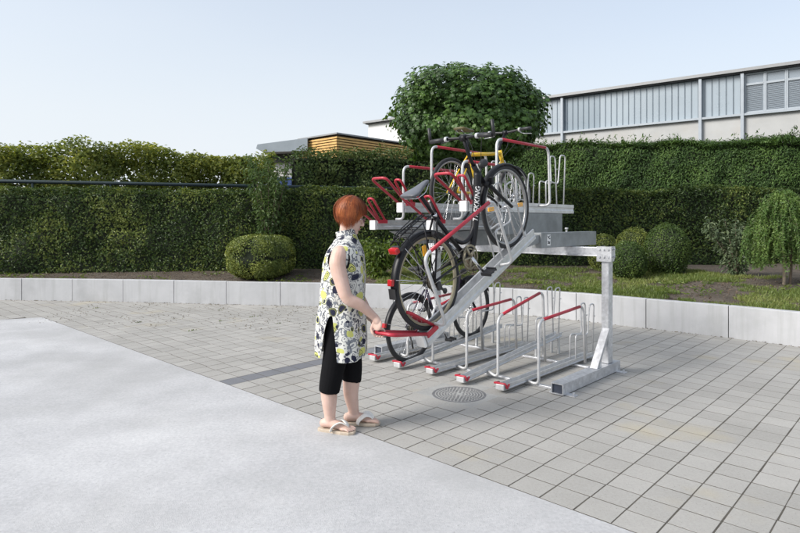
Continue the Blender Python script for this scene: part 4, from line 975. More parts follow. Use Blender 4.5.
        mb = MB(); v_, f_ = strip_arc((wb, Z), r + 0.018, 20, 150, 0.029); mb.add(v_, f_, True); mb.build('front_fender', BLACK, b, solid=0.003)
    if rackd:
        mb = MB(); zr = r + 0.062
        for s in (-1, 1):
            mb.tube(fillet([P(0.20, 0.05 * s, zr + 0.01), P(-0.05, 0.06 * s, zr + 0.005), P(-0.165, 0.05 * s, zr - 0.02)], 0.03, 4), 0.0055, 8)
            mb.tube(fillet([P(0.0, 0.068 * s, 0.02), P(-0.06, 0.065 * s, zr * 0.6), P(-0.10, 0.06 * s, zr)], 0.05, 4), 0.005, 8); mb.tube([P(0.0, 0.068 * s, 0.02), P(0.09, 0.06 * s, zr)], 0.0045, 8)
            mb.tube([P(0.20, 0.05 * s, zr + 0.01), P(0.265, 0.02 * s, zr - 0.04)], 0.0045, 6)
        for x_ in (0.2, 0.12, 0.04, -0.04, -0.10, -0.15): mb.tube([P(x_, -0.056, zr + 0.004), P(x_, 0.056, zr + 0.004)], 0.0045, 6)
        mb.tube([P(0.19, 0, zr + 0.02), P(-0.15, 0, zr + 0.008)], 0.0045, 6)
        for s in (-0.5, 0.5): mb.tube([P(0.15, 0.05 * s, zr + 0.05), P(-0.12, 0.06 * s, zr + 0.03), P(-0.155, 0.05 * s, zr - 0.01)], 0.004, 6)
        lr = mb.build('luggage_rack', BLACK, b)
        mb = MB(); mb.box(P(-0.196, 0, zr - 0.045), (0.04, 0.075, 0.042)); mb.build('tail_light', REDLENS, lr, bevel=0.01)
        mb = MB(); mb.box(P(-0.170, 0, zr - 0.042), (0.02, 0.065, 0.04)); mb.build('lamp_body', BLACKPL, lr, bevel=0.006)
    if lamp:
        mb = MB(); mb.lathe([(0, 0.05), (0.028, 0.05), (0.034, 0.03), (0.026, -0.02), (0.012, -0.035), (0, -0.036)], 'x', P(ht[0] + 0.10, 0, ht[1] - 0.02), 18); mb.tube([P(ht[0] + 0.03, 0, ht[1] - 0.08), P(ht[0] + 0.09, 0, ht[1] - 0.03)], 0.008, 6); mb.build('headlight', BLACKPL, b)
    if kind != 'mtb':
        mb = MB(); mb.tube(crom([P(0.13, -0.035, 0.13), P(0.0, 0.07, -0.05)], 2), 0.004, 5); mb.tube([P(0.05, 0.075, 0.0), P(0.13, 0.10, -0.26)], 0.009, 8); mb.build('kickstand', BLACK, b)
    return b
def place_bike(b, u, v, z, tilt, sc=1.0):
    b.location = W(u, v, z); b.rotation_mode = 'XYZ'
    b.rotation_euler = (Matrix.Rotation(HEAD, 3, 'Z') @ Matrix.Rotation(-tilt, 3, 'Y')).to_euler('XYZ'); b.scale = (sc,) * 3
b1 = make_bike('black step through bicycle with white lettering and grey saddle, tilted up on the sloping tray', 'step', 0.345, 1.13, BLACK, sad_m=GREYSADDLE, bar_z=0.725, bar_x=0.862, half=0.285)
place_bike(b1, 3.53, 2.86, 0.727, R(28.6), 1.075)
b2 = make_bike('yellow framed mountain bicycle standing on a level upper tray behind the sloping one', 'mtb', 0.335, 1.12, YELLOW, fender=False, rackd=False, sad_m=mat('black_yellow_saddle', (0.10, 0.085, 0.035), 0.5, 0, 0.5, 6), bar_z=0.68, bar_x=0.93, half=0.33, bar_ends=False, lamp=False, refl=(0, 0))
place_bike(b2, 4.68, 3.67, 1.452, 0.0, 1.05)
b3 = make_bike('dark fendered city bicycle standing in the lower tier beneath the sloping tray', 'city', 0.350, 1.05, PURPLE, rackd=False, bar_z=0.70, bar_x=0.77, half=0.27, bar_ends=False, fend=172, refl=(0, 0), rim_m=BLACKPL)
place_bike(b3, 4.52, 4.07, 0.04, R(5.8), 1.02)
# ------------------------------------------------------------------ the woman
def remeshed(name, mb, voxel, m, parent, smooth=4, loc=None, fac=0.5):
    me = bpy.data.meshes.new('raw'); me.from_pydata(mb.v, [], mb.f); me.update()
    bm = bmesh.new(); bm.from_mesh(me); bmesh.ops.recalc_face_normals(bm, faces=bm.faces); bm.to_mesh(me); bm.free()
    t = bpy.data.objects.new('raw', me); COL.objects.link(t)
    md = t.modifiers.new('r', 'REMESH'); md.mode = 'VOXEL'; md.voxel_size = voxel
    if smooth:
        s = t.modifiers.new('s', 'SMOOTH'); s.iterations = smooth; s.factor = fac
    bpy.context.view_layer.update()
    out = bpy.data.meshes.new_from_object(t.evaluated_get(bpy.context.evaluated_depsgraph_get()))
    bpy.data.objects.remove(t); out.materials.clear(); out.materials.append(m)
    out.polygons.foreach_set('use_smooth', np.ones(len(out.polygons), dtype=bool)); out.name = name
    o = bpy.data.objects.new(name, out); COL.objects.link(o)
    if parent: o.parent = parent
    return o
def limb(mb, pts, rad, seg=16, n=6, cap_ends=True):
    c = crom(pts, n); r = np.interp(np.linspace(0, len(pts) - 1, len(c)), np.arange(len(pts)), rad)
    mb.tube(c, list(r), seg)
    if cap_ends: mb.ell(c[0], (r[0],) * 3, None, 12, 8); mb.ell(c[-1], (r[-1],) * 3, None, 12, 8)
# skin with a little subsurface and mottling
SKIN, nt, out = new_mat('skin')
b_ = N(nt, 'ShaderNodeBsdfPrincipled'); tc = N(nt, 'ShaderNodeTexCoord')
no = N(nt, 'ShaderNodeTexNoise', inputs={'Scale': 11.0, 'Detail': 6.0}); L(nt, tc.outputs['Object'], no.inputs['Vector'])
r_ = ramp(nt, [(0.3, (0.54, 0.36, 0.29)), (0.55, (0.60, 0.42, 0.35)), (0.75, (0.63, 0.45, 0.385))]); L(nt, no.outputs['Fac'], r_.inputs['Fac']); L(nt, r_.outputs['Color'], b_.inputs['Base Color'])
b_.inputs['Roughness'].default_value = 0.5; b_.inputs['Subsurface Weight'].default_value = 0.12; b_.inputs['Subsurface Scale'].default_value = 0.02; b_.inputs['Subsurface Radius'].default_value = (1.0, 0.35, 0.2); b_.inputs['Specular IOR Level'].default_value = 0.35
L(nt, b_.outputs[0], out.inputs['Surface'])
person = empty('person', (-0.39, 4.24, 0.003), R(-6), 'red haired woman in patterned sleeveless tunic and black leggings gripping the red tray handle', 'person')
inv = (Matrix.Translation(person.location) @ Matrix.Rotation(R(-6), 4, 'Z')).inverted()
grip_world = rack.location.copy() + Matrix.Rotation(HEAD, 3, 'Z') @ (Mp @ Vector((-0.328, 0.035, 0.33)))
G = inv @ grip_world
eb = (inv.to_3x3() @ Vector((-AY, AX, 0))).normalized(); ea = (inv.to_3x3() @ Vector((AX, AY, 0))).normalized(); ez = Vector((0, 0, 1))
hm = Matrix.Translation((0.022, 0.0, 1.533)) @ Matrix.Rotation(R(16), 4, 'Z') @ Matrix.Rotation(R(13), 4, 'Y')
def H(x, y, z): return hm @ Vector((x, y, z))
hr = hm.to_3x3()
mb = MB()
# legs and feet
limb(mb, [(-0.035, -0.085, 0.84), (-0.05, -0.088, 0.62), (-0.082, -0.088, 0.44), (-0.108, -0.085, 0.31), (-0.108, -0.085, 0.22), (-0.105, -0.08, 0.12), (-0.103, -0.08, 0.065)], [0.085, 0.086, 0.068, 0.063, 0.055, 0.041, 0.038], 18)
limb(mb, [(-0.03, 0.085, 0.84), (-0.015, 0.085, 0.62), (0.02, 0.08, 0.44), (0.02, 0.08, 0.31), (0.018, 0.08, 0.22), (0.035, 0.078, 0.12), (0.04, 0.078, 0.065)], [0.085, 0.086, 0.068, 0.063, 0.055, 0.041, 0.038], 18)
FEET = [(-0.105, -0.085, R(-12)), (0.04, 0.072, R(4))]
for (fx, fy, fa) in FEET:
    m3 = Matrix.Rotation(fa, 3, 'Z'); o_ = Vector((fx, fy, 0))
    def fp(x, y, z): return o_ + m3 @ Vector((x, y, z))
    limb(mb, [fp(-0.045, 0, 0.055), fp(0.0, 0, 0.062), fp(0.06, 0.0, 0.052), (fp(0.125, 0, 0.038))], [0.032, 0.036, 0.032, 0.024], 14)
    mb.ell(fp(0.115, 0.0, 0.036), (0.045, 0.043, 0.017), m3)
    for k, (y_, ln_, r0) in enumerate(((0.030, 0.046, 0.0125), (0.010, 0.050, 0.0095), (-0.007, 0.043, 0.009), (-0.022, 0.035, 0.0085), (-0.035, 0.025, 0.008))):
        yy = y_ if fy < 0 else -y_
        limb(mb, [fp(0.135, yy * 0.95, 0.036), fp(0.135 + ln_ * 0.6, yy * 1.1, 0.034), fp(0.135 + ln_, yy * 1.1, 0.027)], [r0, r0, r0 * 0.85], 8, 3)
# torso (mostly under the tunic)
rings = [(-0.03, 0.12, 0.15, 0.80), (-0.035, 0.135, 0.160, 0.88), (-0.025, 0.13, 0.152, 1.0), (-0.015, 0.122, 0.145, 1.1), (-0.015, 0.118, 0.155, 1.2), (-0.008, 0.095, 0.165, 1.27), (-0.004, 0.07, 0.12, 1.335), (0.0, 0.056, 0.062, 1.375)]
vs = []; sg = 22
for (xc, hx, hy, z) in rings:
    for k in range(sg): a = 2 * math.pi * k / sg; vs.append((xc + hx * math.cos(a), hy * math.sin(a), z))
fs = [(i * sg + k, i * sg + (k + 1) % sg, (i + 1) * sg + (k + 1) % sg, (i + 1) * sg + k) for i in range(len(rings) - 1) for k in range(sg)] + [tuple(range(sg))[::-1], tuple(range((len(rings) - 1) * sg, len(rings) * sg))]
mb.add(vs, fs)
limb(mb, [(-0.005, 0, 1.34), (0.0, 0, 1.41), (0.012, 0, 1.50)], [0.062, 0.054, 0.055], 16)
# arms
wr = G + Vector((-0.035, 0, 0.105)) - eb * 0.012
el_ = Vector((0.05, -0.226, 0.975))
limb(mb, [(-0.018, -0.155, 1.275), (-0.025, -0.19, 1.20), (0.006, -0.212, 1.09), el_, (el_ + wr) / 2 + Vector((-0.004, -0.008, 0.02)), wr], [0.058, 0.059, 0.051, 0.043, 0.040, 0.026], 18)
limb(mb, [(-0.018, 0.155, 1.275), (-0.02, 0.19, 1.20), (0.0, 0.212, 1.09), (0.03, 0.225, 0.97), (0.09, 0.21, 0.86), (0.15, 0.18, 0.77)], [0.062, 0.064, 0.056, 0.047, 0.042, 0.027], 16)
# head
mb.ell(H(0, 0, 0.03), (0.094, 0.074, 0.102), hr, 22, 14)
mb.ell(H(0.034, 0, -0.045), (0.056, 0.055, 0.072), hr, 18, 12); mb.ell(H(0.066, 0, -0.098), (0.022, 0.026, 0.019), hr)
for s in (-1, 1):
    mb.ell(H(0.058, 0.030 * s, -0.03), (0.028, 0.024, 0.026), hr); mb.ell(H(0.076, 0.028 * s, 0.022), (0.018, 0.026, 0.009), hr)
    mb.ell(H(0.015, 0.045 * s, -0.075), (0.038, 0.014, 0.025), hr)
    e = Matrix.Rotation(R(-25) * s, 3, 'Z'); mb.ell(H(-0.004, 0.078 * s, -0.015), (0.019, 0.007, 0.031), hr @ e); mb.ell(H(0.004, 0.076 * s, -0.037), (0.010, 0.007, 0.013), hr)
mb.tube([H(0.082, 0, 0.018), H(0.098, 0, -0.012), H(0.108, 0, -0.034)], [0.009, 0.0105, 0.0125], 10); mb.ell(H(0.106, 0, -0.036), (0.014, 0.013, 0.011), hr)
for s in (-1, 1): mb.ell(H(0.097, 0.011 * s, -0.038), (0.011, 0.008, 0.008), hr)
mb.ell(H(0.086, 0, -0.064), (0.011, 0.021, 0.0055), hr); mb.ell(H(0.083, 0, -0.075), (0.011, 0.019, 0.006), hr)
# right hand closed round the bar
pm = G - ea * 0.016 + ez * 0.052 - eb * 0.004
rot = Matrix((eb, ea, ez)).transposed()
mb.ell(pm + ez * 0.006, (0.042, 0.016, 0.044), rot @ Matrix.Rotation(R(-12), 3, 'X'), 16, 10)
limb(mb, [wr, pm + ez * 0.03], [0.027, 0.026], 14, 4)
for k, (off, r0, cl) in enumerate(((0.033, 0.0088, 0), (0.0115, 0.0092, 8), (-0.010, 0.0088, 4), (-0.030, 0.0078, -10))):
    base = G + eb * off; pts = []
    for an in (112, 70, 30, -12, -55, -95 - cl):
        rr_ = 0.0275 if an < 100 else 0.034
        pts.append(base + ea * (rr_ * math.cos(R(an))) + ez * (rr_ * math.sin(R(an))))
    pts = [pm + eb * (off * 0.95 + 0.002) + ea * 0.004 + ez * -0.012] + pts
    limb(mb, pts, [r0 * 1.1, r0 * 1.08, r0, r0 * 1.02, r0 * 0.95, r0 * 0.92, r0 * 0.8], 10, 3)
base = G + eb * 0.046
limb(mb, [pm + eb * 0.03 + ez * 0.02 - ea * 0.004, base - ea * 0.026 + ez * 0.024, base - ea * 0.027 - ez * 0.004 - eb * 0.012, base - ea * 0.012 - ez * 0.026 - eb * 0.022], [0.014, 0.0115, 0.0105, 0.0085], 10, 4)
# left hand, relaxed
lh = Vector((0.15, 0.18, 0.77)); dl = Vector((0.55, -0.1, -0.83)).normalized(); sl2 = Vector((0, 1, 0)); ul = dl.cross(sl2)
rot = Matrix((dl, sl2, ul)).transposed(); mb.ell(lh + dl * 0.05, (0.05, 0.038, 0.015), rot, 14, 8)
for (o2, ln_) in ((0.028, 0.07), (0.01, 0.08), (-0.009, 0.074), (-0.026, 0.058)):
    p_ = lh + dl * 0.085 + sl2 * o2; limb(mb, [p_, p_ + dl * ln_ * 0.45 + ul * 0.004, p_ + dl * ln_ * 0.8 - ul * 0.012 * -1, p_ + dl * ln_ + ul * 0.026], [0.0088, 0.0085, 0.008, 0.0068], 8, 3)
p_ = lh + dl * 0.025 - sl2 * 0.03; limb(mb, [p_, p_ + dl * 0.03 - sl2 * 0.016, p_ + dl * 0.065 - sl2 * 0.014], [0.012, 0.0105, 0.0085], 8, 4)
body = remeshed('body', mb, 0.0042, SKIN, person, 3)
EYE = mat('eyeball', (0.75, 0.74, 0.72), 0.2, 0, 0.03, 5); IRIS = mat('iris', (0.05, 0.09, 0.08), 0.2, 0, 0.2, 30)
for s in (-1, 1):
    mb = MB(); mb.ell(H(0.0775, 0.029 * s, 0.002), (0.0105, 0.0125, 0.008), hr, 12, 8); mb.ell(H(0.0865, 0.029 * s, 0.0), (0.003, 0.005, 0.005), hr, 10, 6, mi=1); mb.build('eye', [EYE, IRIS], body)
mb = MB(); mb.ell(H(0.0925, 0, -0.0645), (0.0075, 0.021, 0.0045), hr); mb.ell(H(0.0895, 0, -0.0745), (0.0075, 0.018, 0.005), hr); mb.build('lips', mat('lip', (0.42, 0.16, 0.14), 0.4, 0, 0.1, 20), body)
# glasses
mb = MB()
for s in (-1, 1):
    mb.tube([H(0.112 - 0.006 * math.cos(a) ** 2, (0.033 + 0.024 * math.cos(a)) * s, -0.003 + 0.017 * math.sin(a)) for a in np.linspace(0, 2 * math.pi, 18)[:-1]], 0.0016, 6, closed=True)
    mb.tube([H(0.106, 0.057 * s, 0.003), H(0.06, 0.082 * s, 0.006), H(-0.005, 0.086 * s, 0.004)], 0.0016, 6)
mb.tube([H(0.112, -0.010, 0.003), H(0.116, 0, 0.006), H(0.112, 0.010, 0.003)], 0.0014, 6)
mb.build('glasses', mat('glasses_frame', (0.25, 0.10, 0.13), 0.3, 0.3, 0.1, 10), person)
# hair: a cap under thousands of strands
HAIR = leaf_mat('red_hair', (0.085, 0.02, 0.007), (0.27, 0.066, 0.019), (0.50, 0.16, 0.05), 0.0, 0.48, 14.0)
HAIRB = mat('red_hair_base', (0.15, 0.036, 0.011), 0.7, 0, 0.3, 30, 0.6, 90)
hc = np.array([-0.004, 0, 0.036]); hrad = np.array([0.119, 0.100, 0.119])
def hair_end(ph):            # how far down from the crown the hair runs, by azimuth (0 = forehead)
    c = math.cos(ph); s_ = abs(math.sin(ph))
    if c > 0: return R(84) + R(56) * s_ ** 4.5
    return R(127) + R(13) * s_ ** 4
def hair_pt(ph, th, k=1.0):
    t0 = R(86); ex = max(0.0, th - t0); tt_ = min(th, t0)
    back = max(0.0, -math.cos(ph)); tuck = 1 - (0.13 + 0.22 * back) * (ex / R(52)) ** 1.6
    flare = k * (1 + 0.04 * max(0, math.cos(th * 1.3)))
    return hc + hrad * flare * np.array([math.sin(tt_) * math.cos(ph) * tuck, math.sin(tt_) * math.sin(ph) * tuck, math.cos(tt_) - 0.92 * ex])
mb = MB(); vs = []; fs = []; na, nt_ = 40, 14
for i in range(nt_):
    for k in range(na):
        ph = 2 * math.pi * k / na; th = hair_end(ph) * i / (nt_ - 1) * 0.97; p = hair_pt(ph, th, 0.955); vs.append(H(*p))
fs = [(i * na + k, i * na + (k + 1) % na, (i + 1) * na + (k + 1) % na, (i + 1) * na + k) for i in range(nt_ - 1) for k in range(na)]
mb.add(vs, fs, True); hair = mb.build('hair', HAIRB, person, solid=0.006)
SV = []; SF = []; o_ = 0
rh = random.Random(5)
locks = [(rh.uniform(0, 2 * math.pi), rh.uniform(-0.035, 0.05), rh.gauss(0, 0.20), rh.gauss(0, 0.07), rh.uniform(-0.16, 0.2)) for _ in range(190)]
for n_s in range(5600):
    lp, lk, lturn, lend, lcur = locks[n_s % 190]
    ph0 = lp + rh.gauss(0, 0.05); t0 = (0.03 + 0.5 * rh.random()) if n_s > 1500 else 0.02 + 0.1 * rh.random()
    ph1 = lp + lturn + rh.gauss(0, 0.07); te = hair_end(ph1) * (0.97 + lend * 1.0 + rh.gauss(0, 0.035)); k_ = 0.968 + lk * 0.95 + 0.06 * rh.random() + (0.05 * rh.random() if n_s % 17 == 0 else 0); cur = lcur + rh.uniform(-0.03, 0.03); ts = te * t0
    w_ = rh.uniform(0.0007, 0.0015); prev = None
    P = []
    for i in range(9):
        t = i / 8; th = ts + (te - ts) * t; ph = ph0 + (ph1 - ph0) * t + cur * t * t + 0.03 * math.sin(5 * t + n_s)
        kk = (1 + (k_ - 1) * min(1, 0.35 + t * 1.2)) * (1 - 0.02 * (1 - t)) + max(0, lk) * 0.5 * max(0, t - 0.75) + 0.015 * math.sin(ph * 9 + th * 2) 
        P.append(np.array(H(*hair_pt(ph, th, kk))))
    for i in range(9):
        tg = P[min(i + 1, 8)] - P[max(i - 1, 0)]; cen = np.array(H(*hc)); nr = P[i] - cen; sd_ = np.cross(tg, nr); sd_ /= max(1e-9, np.linalg.norm(sd_))
        ww = w_ * (1.2 - 0.9 * (i / 8) ** 3); SV.append(P[i] - sd_ * ww); SV.append(P[i] + sd_ * ww)
    for i in range(8): SF.append((o_ + 2 * i, o_ + 2 * i + 1, o_ + 2 * i + 3, o_ + 2 * i + 2))
    o_ += 18
np_mesh('hair_strands', np.array(SV), np.array(SF), HAIR, hair, smooth=True)
# leggings
mb = MB()
limb(mb, [(-0.035, -0.078, 0.86), (-0.05, -0.082, 0.62), (-0.082, -0.088, 0.44), (-0.102, -0.087, 0.33), (-0.108, -0.085, 0.285)], [0.098, 0.096, 0.083, 0.078, 0.074], 20, cap_ends=False)
limb(mb, [(-0.03, 0.078, 0.86), (-0.015, 0.082, 0.62), (0.018, 0.08, 0.46), (0.022, 0.08, 0.345), (0.021, 0.08, 0.325)], [0.098, 0.096, 0.083, 0.075, 0.073], 20, cap_ends=False)
mb.ell((-0.035, 0, 0.86), (0.14, 0.165, 0.12))
LEGG = mat('black_jersey', (0.005, 0.005, 0.006), 0.9, 0, 0.2, 20, 0.2, 200, spec=0.15)
remeshed('leggings', mb, 0.006, LEGG, person, 3)
# sandals
SOLE = mat('cork_sole', (0.50, 0.42, 0.33), 0.8, 0, 0.15, 40); STRAP = mat('white_strap', (0.74, 0.72, 0.68), 0.5, 0, 0.06, 20)
for (fx, fy, fa) in FEET:
    m3 = Matrix.Rotation(fa, 3, 'Z'); o_ = Vector((fx, fy, 0))
    def fp(x, y, z): return o_ + m3 @ Vector((x, y, z))
    outl = [(-0.088, 0.0), (-0.08, 0.026), (-0.04, 0.036), (0.03, 0.036), (0.10, 0.048), (0.16, 0.044), (0.19, 0.022), (0.194, 0.0), (0.19, -0.024), (0.16, -0.044), (0.10, -0.048), (0.03, -0.036), (-0.04, -0.036), (-0.08, -0.026)]
    mb = MB(); n = len(outl)
    vs = [fp(x, y, 0.001) for x, y in outl] + [fp(x * 1.02, y * 1.03, 0.010) for x, y in outl] + [fp(x * 1.02, y * 1.03, 0.019) for x, y in outl] + [fp(x, y * 0.95, 0.0215) for x, y in outl]
    fs = [tuple(range(n))[::-1], tuple(range(3 * n, 4 * n))] + [(j * n + i, j * n + (i + 1) % n, (j + 1) * n + (i + 1) % n, (j + 1) * n + i) for j in range(3) for i in range(n)]
    mb.add(vs, fs); so = mb.build('sandal', SOLE, person, doubles=True)
    mb = MB()
    for s in (-1, 1):
        c = crom([fp(0.148, 0.012 * (1 if fy < 0 else -1), 0.03), fp(0.13, 0.012 * s, 0.062), fp(0.09, 0.03 * s, 0.078), fp(0.045, 0.046 * s, 0.05), fp(0.03, 0.046 * s, 0.018)], 5)
        mb.tube(c, [0.009 + 0.006 * min(1, i / 6) * 1.3 for i in range(len(c))], 8, flat=((0, 0, 1), 0.35, 1.25))
    mb.build('sandal_strap', STRAP, so)
# tunic
FAB, nt, out = new_mat('printed_tunic_fabric')
b_ = N(nt, 'ShaderNodeBsdfPrincipled'); b_.inputs['Roughness'].default_value = 0.8; b_.inputs['Specular IOR Level'].default_value = 0.2
tc = N(nt, 'ShaderNodeTexCoord'); 
wn = N(nt, 'ShaderNodeTexNoise', inputs={'Scale': 9.0, 'Detail': 2.0}); L(nt, tc.outputs['Object'], wn.inputs['Vector'])
vm = N(nt, 'ShaderNodeVectorMath', operation='MULTIPLY_ADD'); vm.inputs[1].default_value = (0.09, 0.09, 0.09); L(nt, wn.outputs['Color'], vm.inputs[0]); L(nt, tc.outputs['Object'], vm.inputs[2])
def thr(sock, lo, hi):
    r = ramp(nt, [(lo, (0, 0, 0)), (hi, (1, 1, 1))]); L(nt, sock, r.inputs['Fac']); return r.outputs['Color']
def mixc(f, a, b):
    m_ = N(nt, 'ShaderNodeMix', data_type='RGBA'); L(nt, f, m_.inputs[0])
    for s_, v_ in ((m_.inputs[6], a), (m_.inputs[7], b)):
        if isinstance(v_, tuple): s_.default_value = c4(v_)
        else: L(nt, v_, s_)
    return m_.outputs[2]
def mul(a, b):
    m_ = N(nt, 'ShaderNodeMath', operation='MULTIPLY'); L(nt, a, m_.inputs[0]); L(nt, b, m_.inputs[1]); return m_.outputs[0]
v1 = N(nt, 'ShaderNodeTexVoronoi', inputs={'Scale': 16.0, 'Randomness': 1.0}); L(nt, vm.outputs[0], v1.inputs['Vector'])
sx = N(nt, 'ShaderNodeSeparateColor'); L(nt, v1.outputs['Color'], sx.inputs[0])
isy = thr(sx.outputs[0], 0.60, 0.61); isb = thr(sx.outputs[1], 0.56, 0.57); isr = thr(sx.outputs[2], 0.45, 0.46)
disc_ = N(nt, 'ShaderNodeMath', operation='LESS_THAN', inputs={1: 0.47}); L(nt, v1.outputs['Distance'], disc_.inputs[0])
disc2 = N(nt, 'ShaderNodeMath', operation='LESS_THAN', inputs={1: 0.36}); L(nt, v1.outputs['Distance'], disc2.inputs[0])
sn = N(nt, 'ShaderNodeMath', operation='SINE'); mm = N(nt, 'ShaderNodeMath', operation='MULTIPLY', inputs={1: 34.0}); L(nt, v1.outputs['Distance'], mm.inputs[0]); L(nt, mm.outputs[0], sn.inputs[0])
ringm = thr(sn.outputs[0], 0.35, 0.45)
v2 = N(nt, 'ShaderNodeTexNoise', inputs={'Scale': 14.0, 'Detail': 2.0}); L(nt, tc.outputs['Object'], v2.inputs['Vector'])
m2_ = N(nt, 'ShaderNodeMath', operation='MULTIPLY', inputs={1: 46.0}); L(nt, v2.outputs['Fac'], m2_.inputs[0]); s2_ = N(nt, 'ShaderNodeMath', operation='SINE'); L(nt, m2_.outputs[0], s2_.inputs[0])
edge = N(nt, 'ShaderNodeMath', operation='GREATER_THAN', inputs={1: 0.62}); L(nt, s2_.outputs[0], edge.inputs[0])
v3 = N(nt, 'ShaderNodeTexVoronoi', inputs={'Scale': 30.0}); L(nt, vm.outputs[0], v3.inputs['Vector'])
s3_ = N(nt, 'ShaderNodeSeparateColor'); L(nt, v3.outputs['Color'], s3_.inputs[0]); gr = thr(s3_.outputs[0], 0.58, 0.59); d3 = N(nt, 'ShaderNodeMath', operation='LESS_THAN', inputs={1: 0.42}); L(nt, v3.outputs['Distance'], d3.inputs[0])
col = mixc(edge.outputs[0], (0.62, 0.62, 0.58), (0.13, 0.135, 0.155))
col = mixc(mul(gr, d3.outputs[0]), col, (0.20, 0.215, 0.24))
col = mixc(mul(isy, disc_.outputs[0]), col, (0.55, 0.56, 0.17))
col = mixc(mul(isb, disc2.outputs[0]), col, (0.02, 0.022, 0.045))
col = mixc(mul(mul(isr, disc_.outputs[0]), ringm), col, (0.035, 0.037, 0.055))
L(nt, col, b_.inputs['Base Color'])
wv = N(nt, 'ShaderNodeTexNoise', inputs={'Scale': 260.0, 'Detail': 2.0}); L(nt, tc.outputs['Object'], wv.inputs['Vector']); bp = N(nt, 'ShaderNodeBump', inputs={'Strength': 0.15, 'Distance': 0.004}); L(nt, wv.outputs['Fac'], bp.inputs['Height']); L(nt, bp.outputs['Normal'], b_.inputs['Normal'])
L(nt, b_.outputs[0], out.inputs['Surface'])
TR = [(0.525, -0.035, 0.182, 0.222), (0.60, -0.034, 0.185, 0.222), (0.70, -0.034, 0.186, 0.22), (0.80, -0.034, 0.183, 0.214), (0.92, -0.030, 0.172, 0.198), (1.03, -0.024, 0.162, 0.188), (1.12, -0.018, 0.155, 0.185), (1.20, -0.016, 0.147, 0.186), (1.26, -0.010, 0.134, 0.186), (1.305, -0.006, 0.114, 0.178), (1.335, -0.002, 0.098, 0.150), (1.36, 0.0, 0.085, 0.118), (1.378, 0.0, 0.075, 0.086), (1.392, 0.0, 0.069, 0.071), (1.418, -0.002, 0.068, 0.068), (1.438, -0.004, 0.072, 0.071)]
zs = np.array([t[0] for t in TR]); ZZ = np.concatenate([np.linspace(0.525, 1.30, 50), np.linspace(1.31, 1.438, 15)]); na = 88
SL = [int(na * 258 / 360), int(na * 100 / 360)]      # face columns that open as side slits
def col_angle(k, z):
    a = 2 * math.pi * k / na
    if z < 0.845:
        w_ = math.pi / na + 0.36 * ((0.845 - z) / 0.32) ** 0.8
        for n_c, c0 in enumerate(SL):
            d = k - (c0 + 0.5)
            if abs(d) < 10:
                drift = (-0.20 if n_c == 0 else 0.2) * ((0.845 - z) / 0.32); push = max(0.0, w_ * (0.75 if n_c else 1) - math.pi / na)
                a += math.copysign(push, d) * (1 - (abs(d) - 0.5) / 9.5) + drift * (1 - (abs(d) - 0.5) / 9.5)
    return a
vs = []
for z in ZZ:
    xc, hx, hy = [float(np.interp(z, zs, [t[k] for t in TR])) for k in (1, 2, 3)]
    fz = min(1.0, max(0.0, (1.25 - z) / 0.3)); hx *= 1 - 0.045 * fz; hy *= 1 - 0.10 * fz
    lowf = min(max(0.0, (1.0 - z) / 0.47), 1)
    for k in range(na):
        a = col_angle(k, z); ca, sa = math.cos(a), math.sin(a)
        e = 0.88; x = hx * math.copysign(abs(ca) ** e, ca); y = hy * math.copysign(abs(sa) ** e, sa)
        wob = 1 + lowf * (0.040 * math.sin(a * 7 + 2.5 * z + 0.6) + 0.028 * math.sin(a * 12 - 3 * z)) + 0.020 * math.sin(10 * z + a * 4 + 1.5 * math.sin(a * 2)) * (1 if z < 1.22 else 0) + 0.012 * math.sin(26 * z - a * 5) * math.exp(-((z - 1.0) / 0.12) ** 2) + 0.014 * float(fbm(np.array([[x * 9, y * 9, z * 7]]), 2)[0] - 0.5) * 2
        zz = z + (0.012 * math.sin(a * 2 + 1) if z < 0.56 else 0) + (0.016 * ca if z > 1.38 else 0)
        vs.append((xc + x * wob, y * wob, zz))
fs = []
for i in range(len(ZZ) - 1):
    for k in range(na):
        if k in SL and ZZ[i] < 0.84: continue
        if ZZ[i] > 1.395 and math.cos(2 * math.pi * (k + 0.5) / na) > 0.93: continue     # open front of the collar
        fs.append((i * na + k, i * na + (k + 1) % na, (i + 1) * na + (k + 1) % na, (i + 1) * na + k))
mb = MB(); mb.add(vs, fs, True); tu = mb.build('tunic', FAB, person, solid=0.0)
md = tu.modifiers.new('s', 'SOLIDIFY'); md.thickness = 0.004; md.offset = 1
md = tu.modifiers.new('u', 'SUBSURF'); md.levels = 1; md.render_levels = 1
# armhole piping
mb = MB()
for s in (-1, 1):
    mb.tube([Vector((-0.018 + 0.074 * math.cos(a), s * (0.181 + 0.012 * math.cos(a + 1.5) - 0.022 * max(0, math.sin(a))), 1.235 + 0.085 * math.sin(a))) for a in np.linspace(0, 2 * math.pi, 26)[:-1]], 0.0058, 8, closed=True)
mb.build('armhole_piping', LEGG, tu)

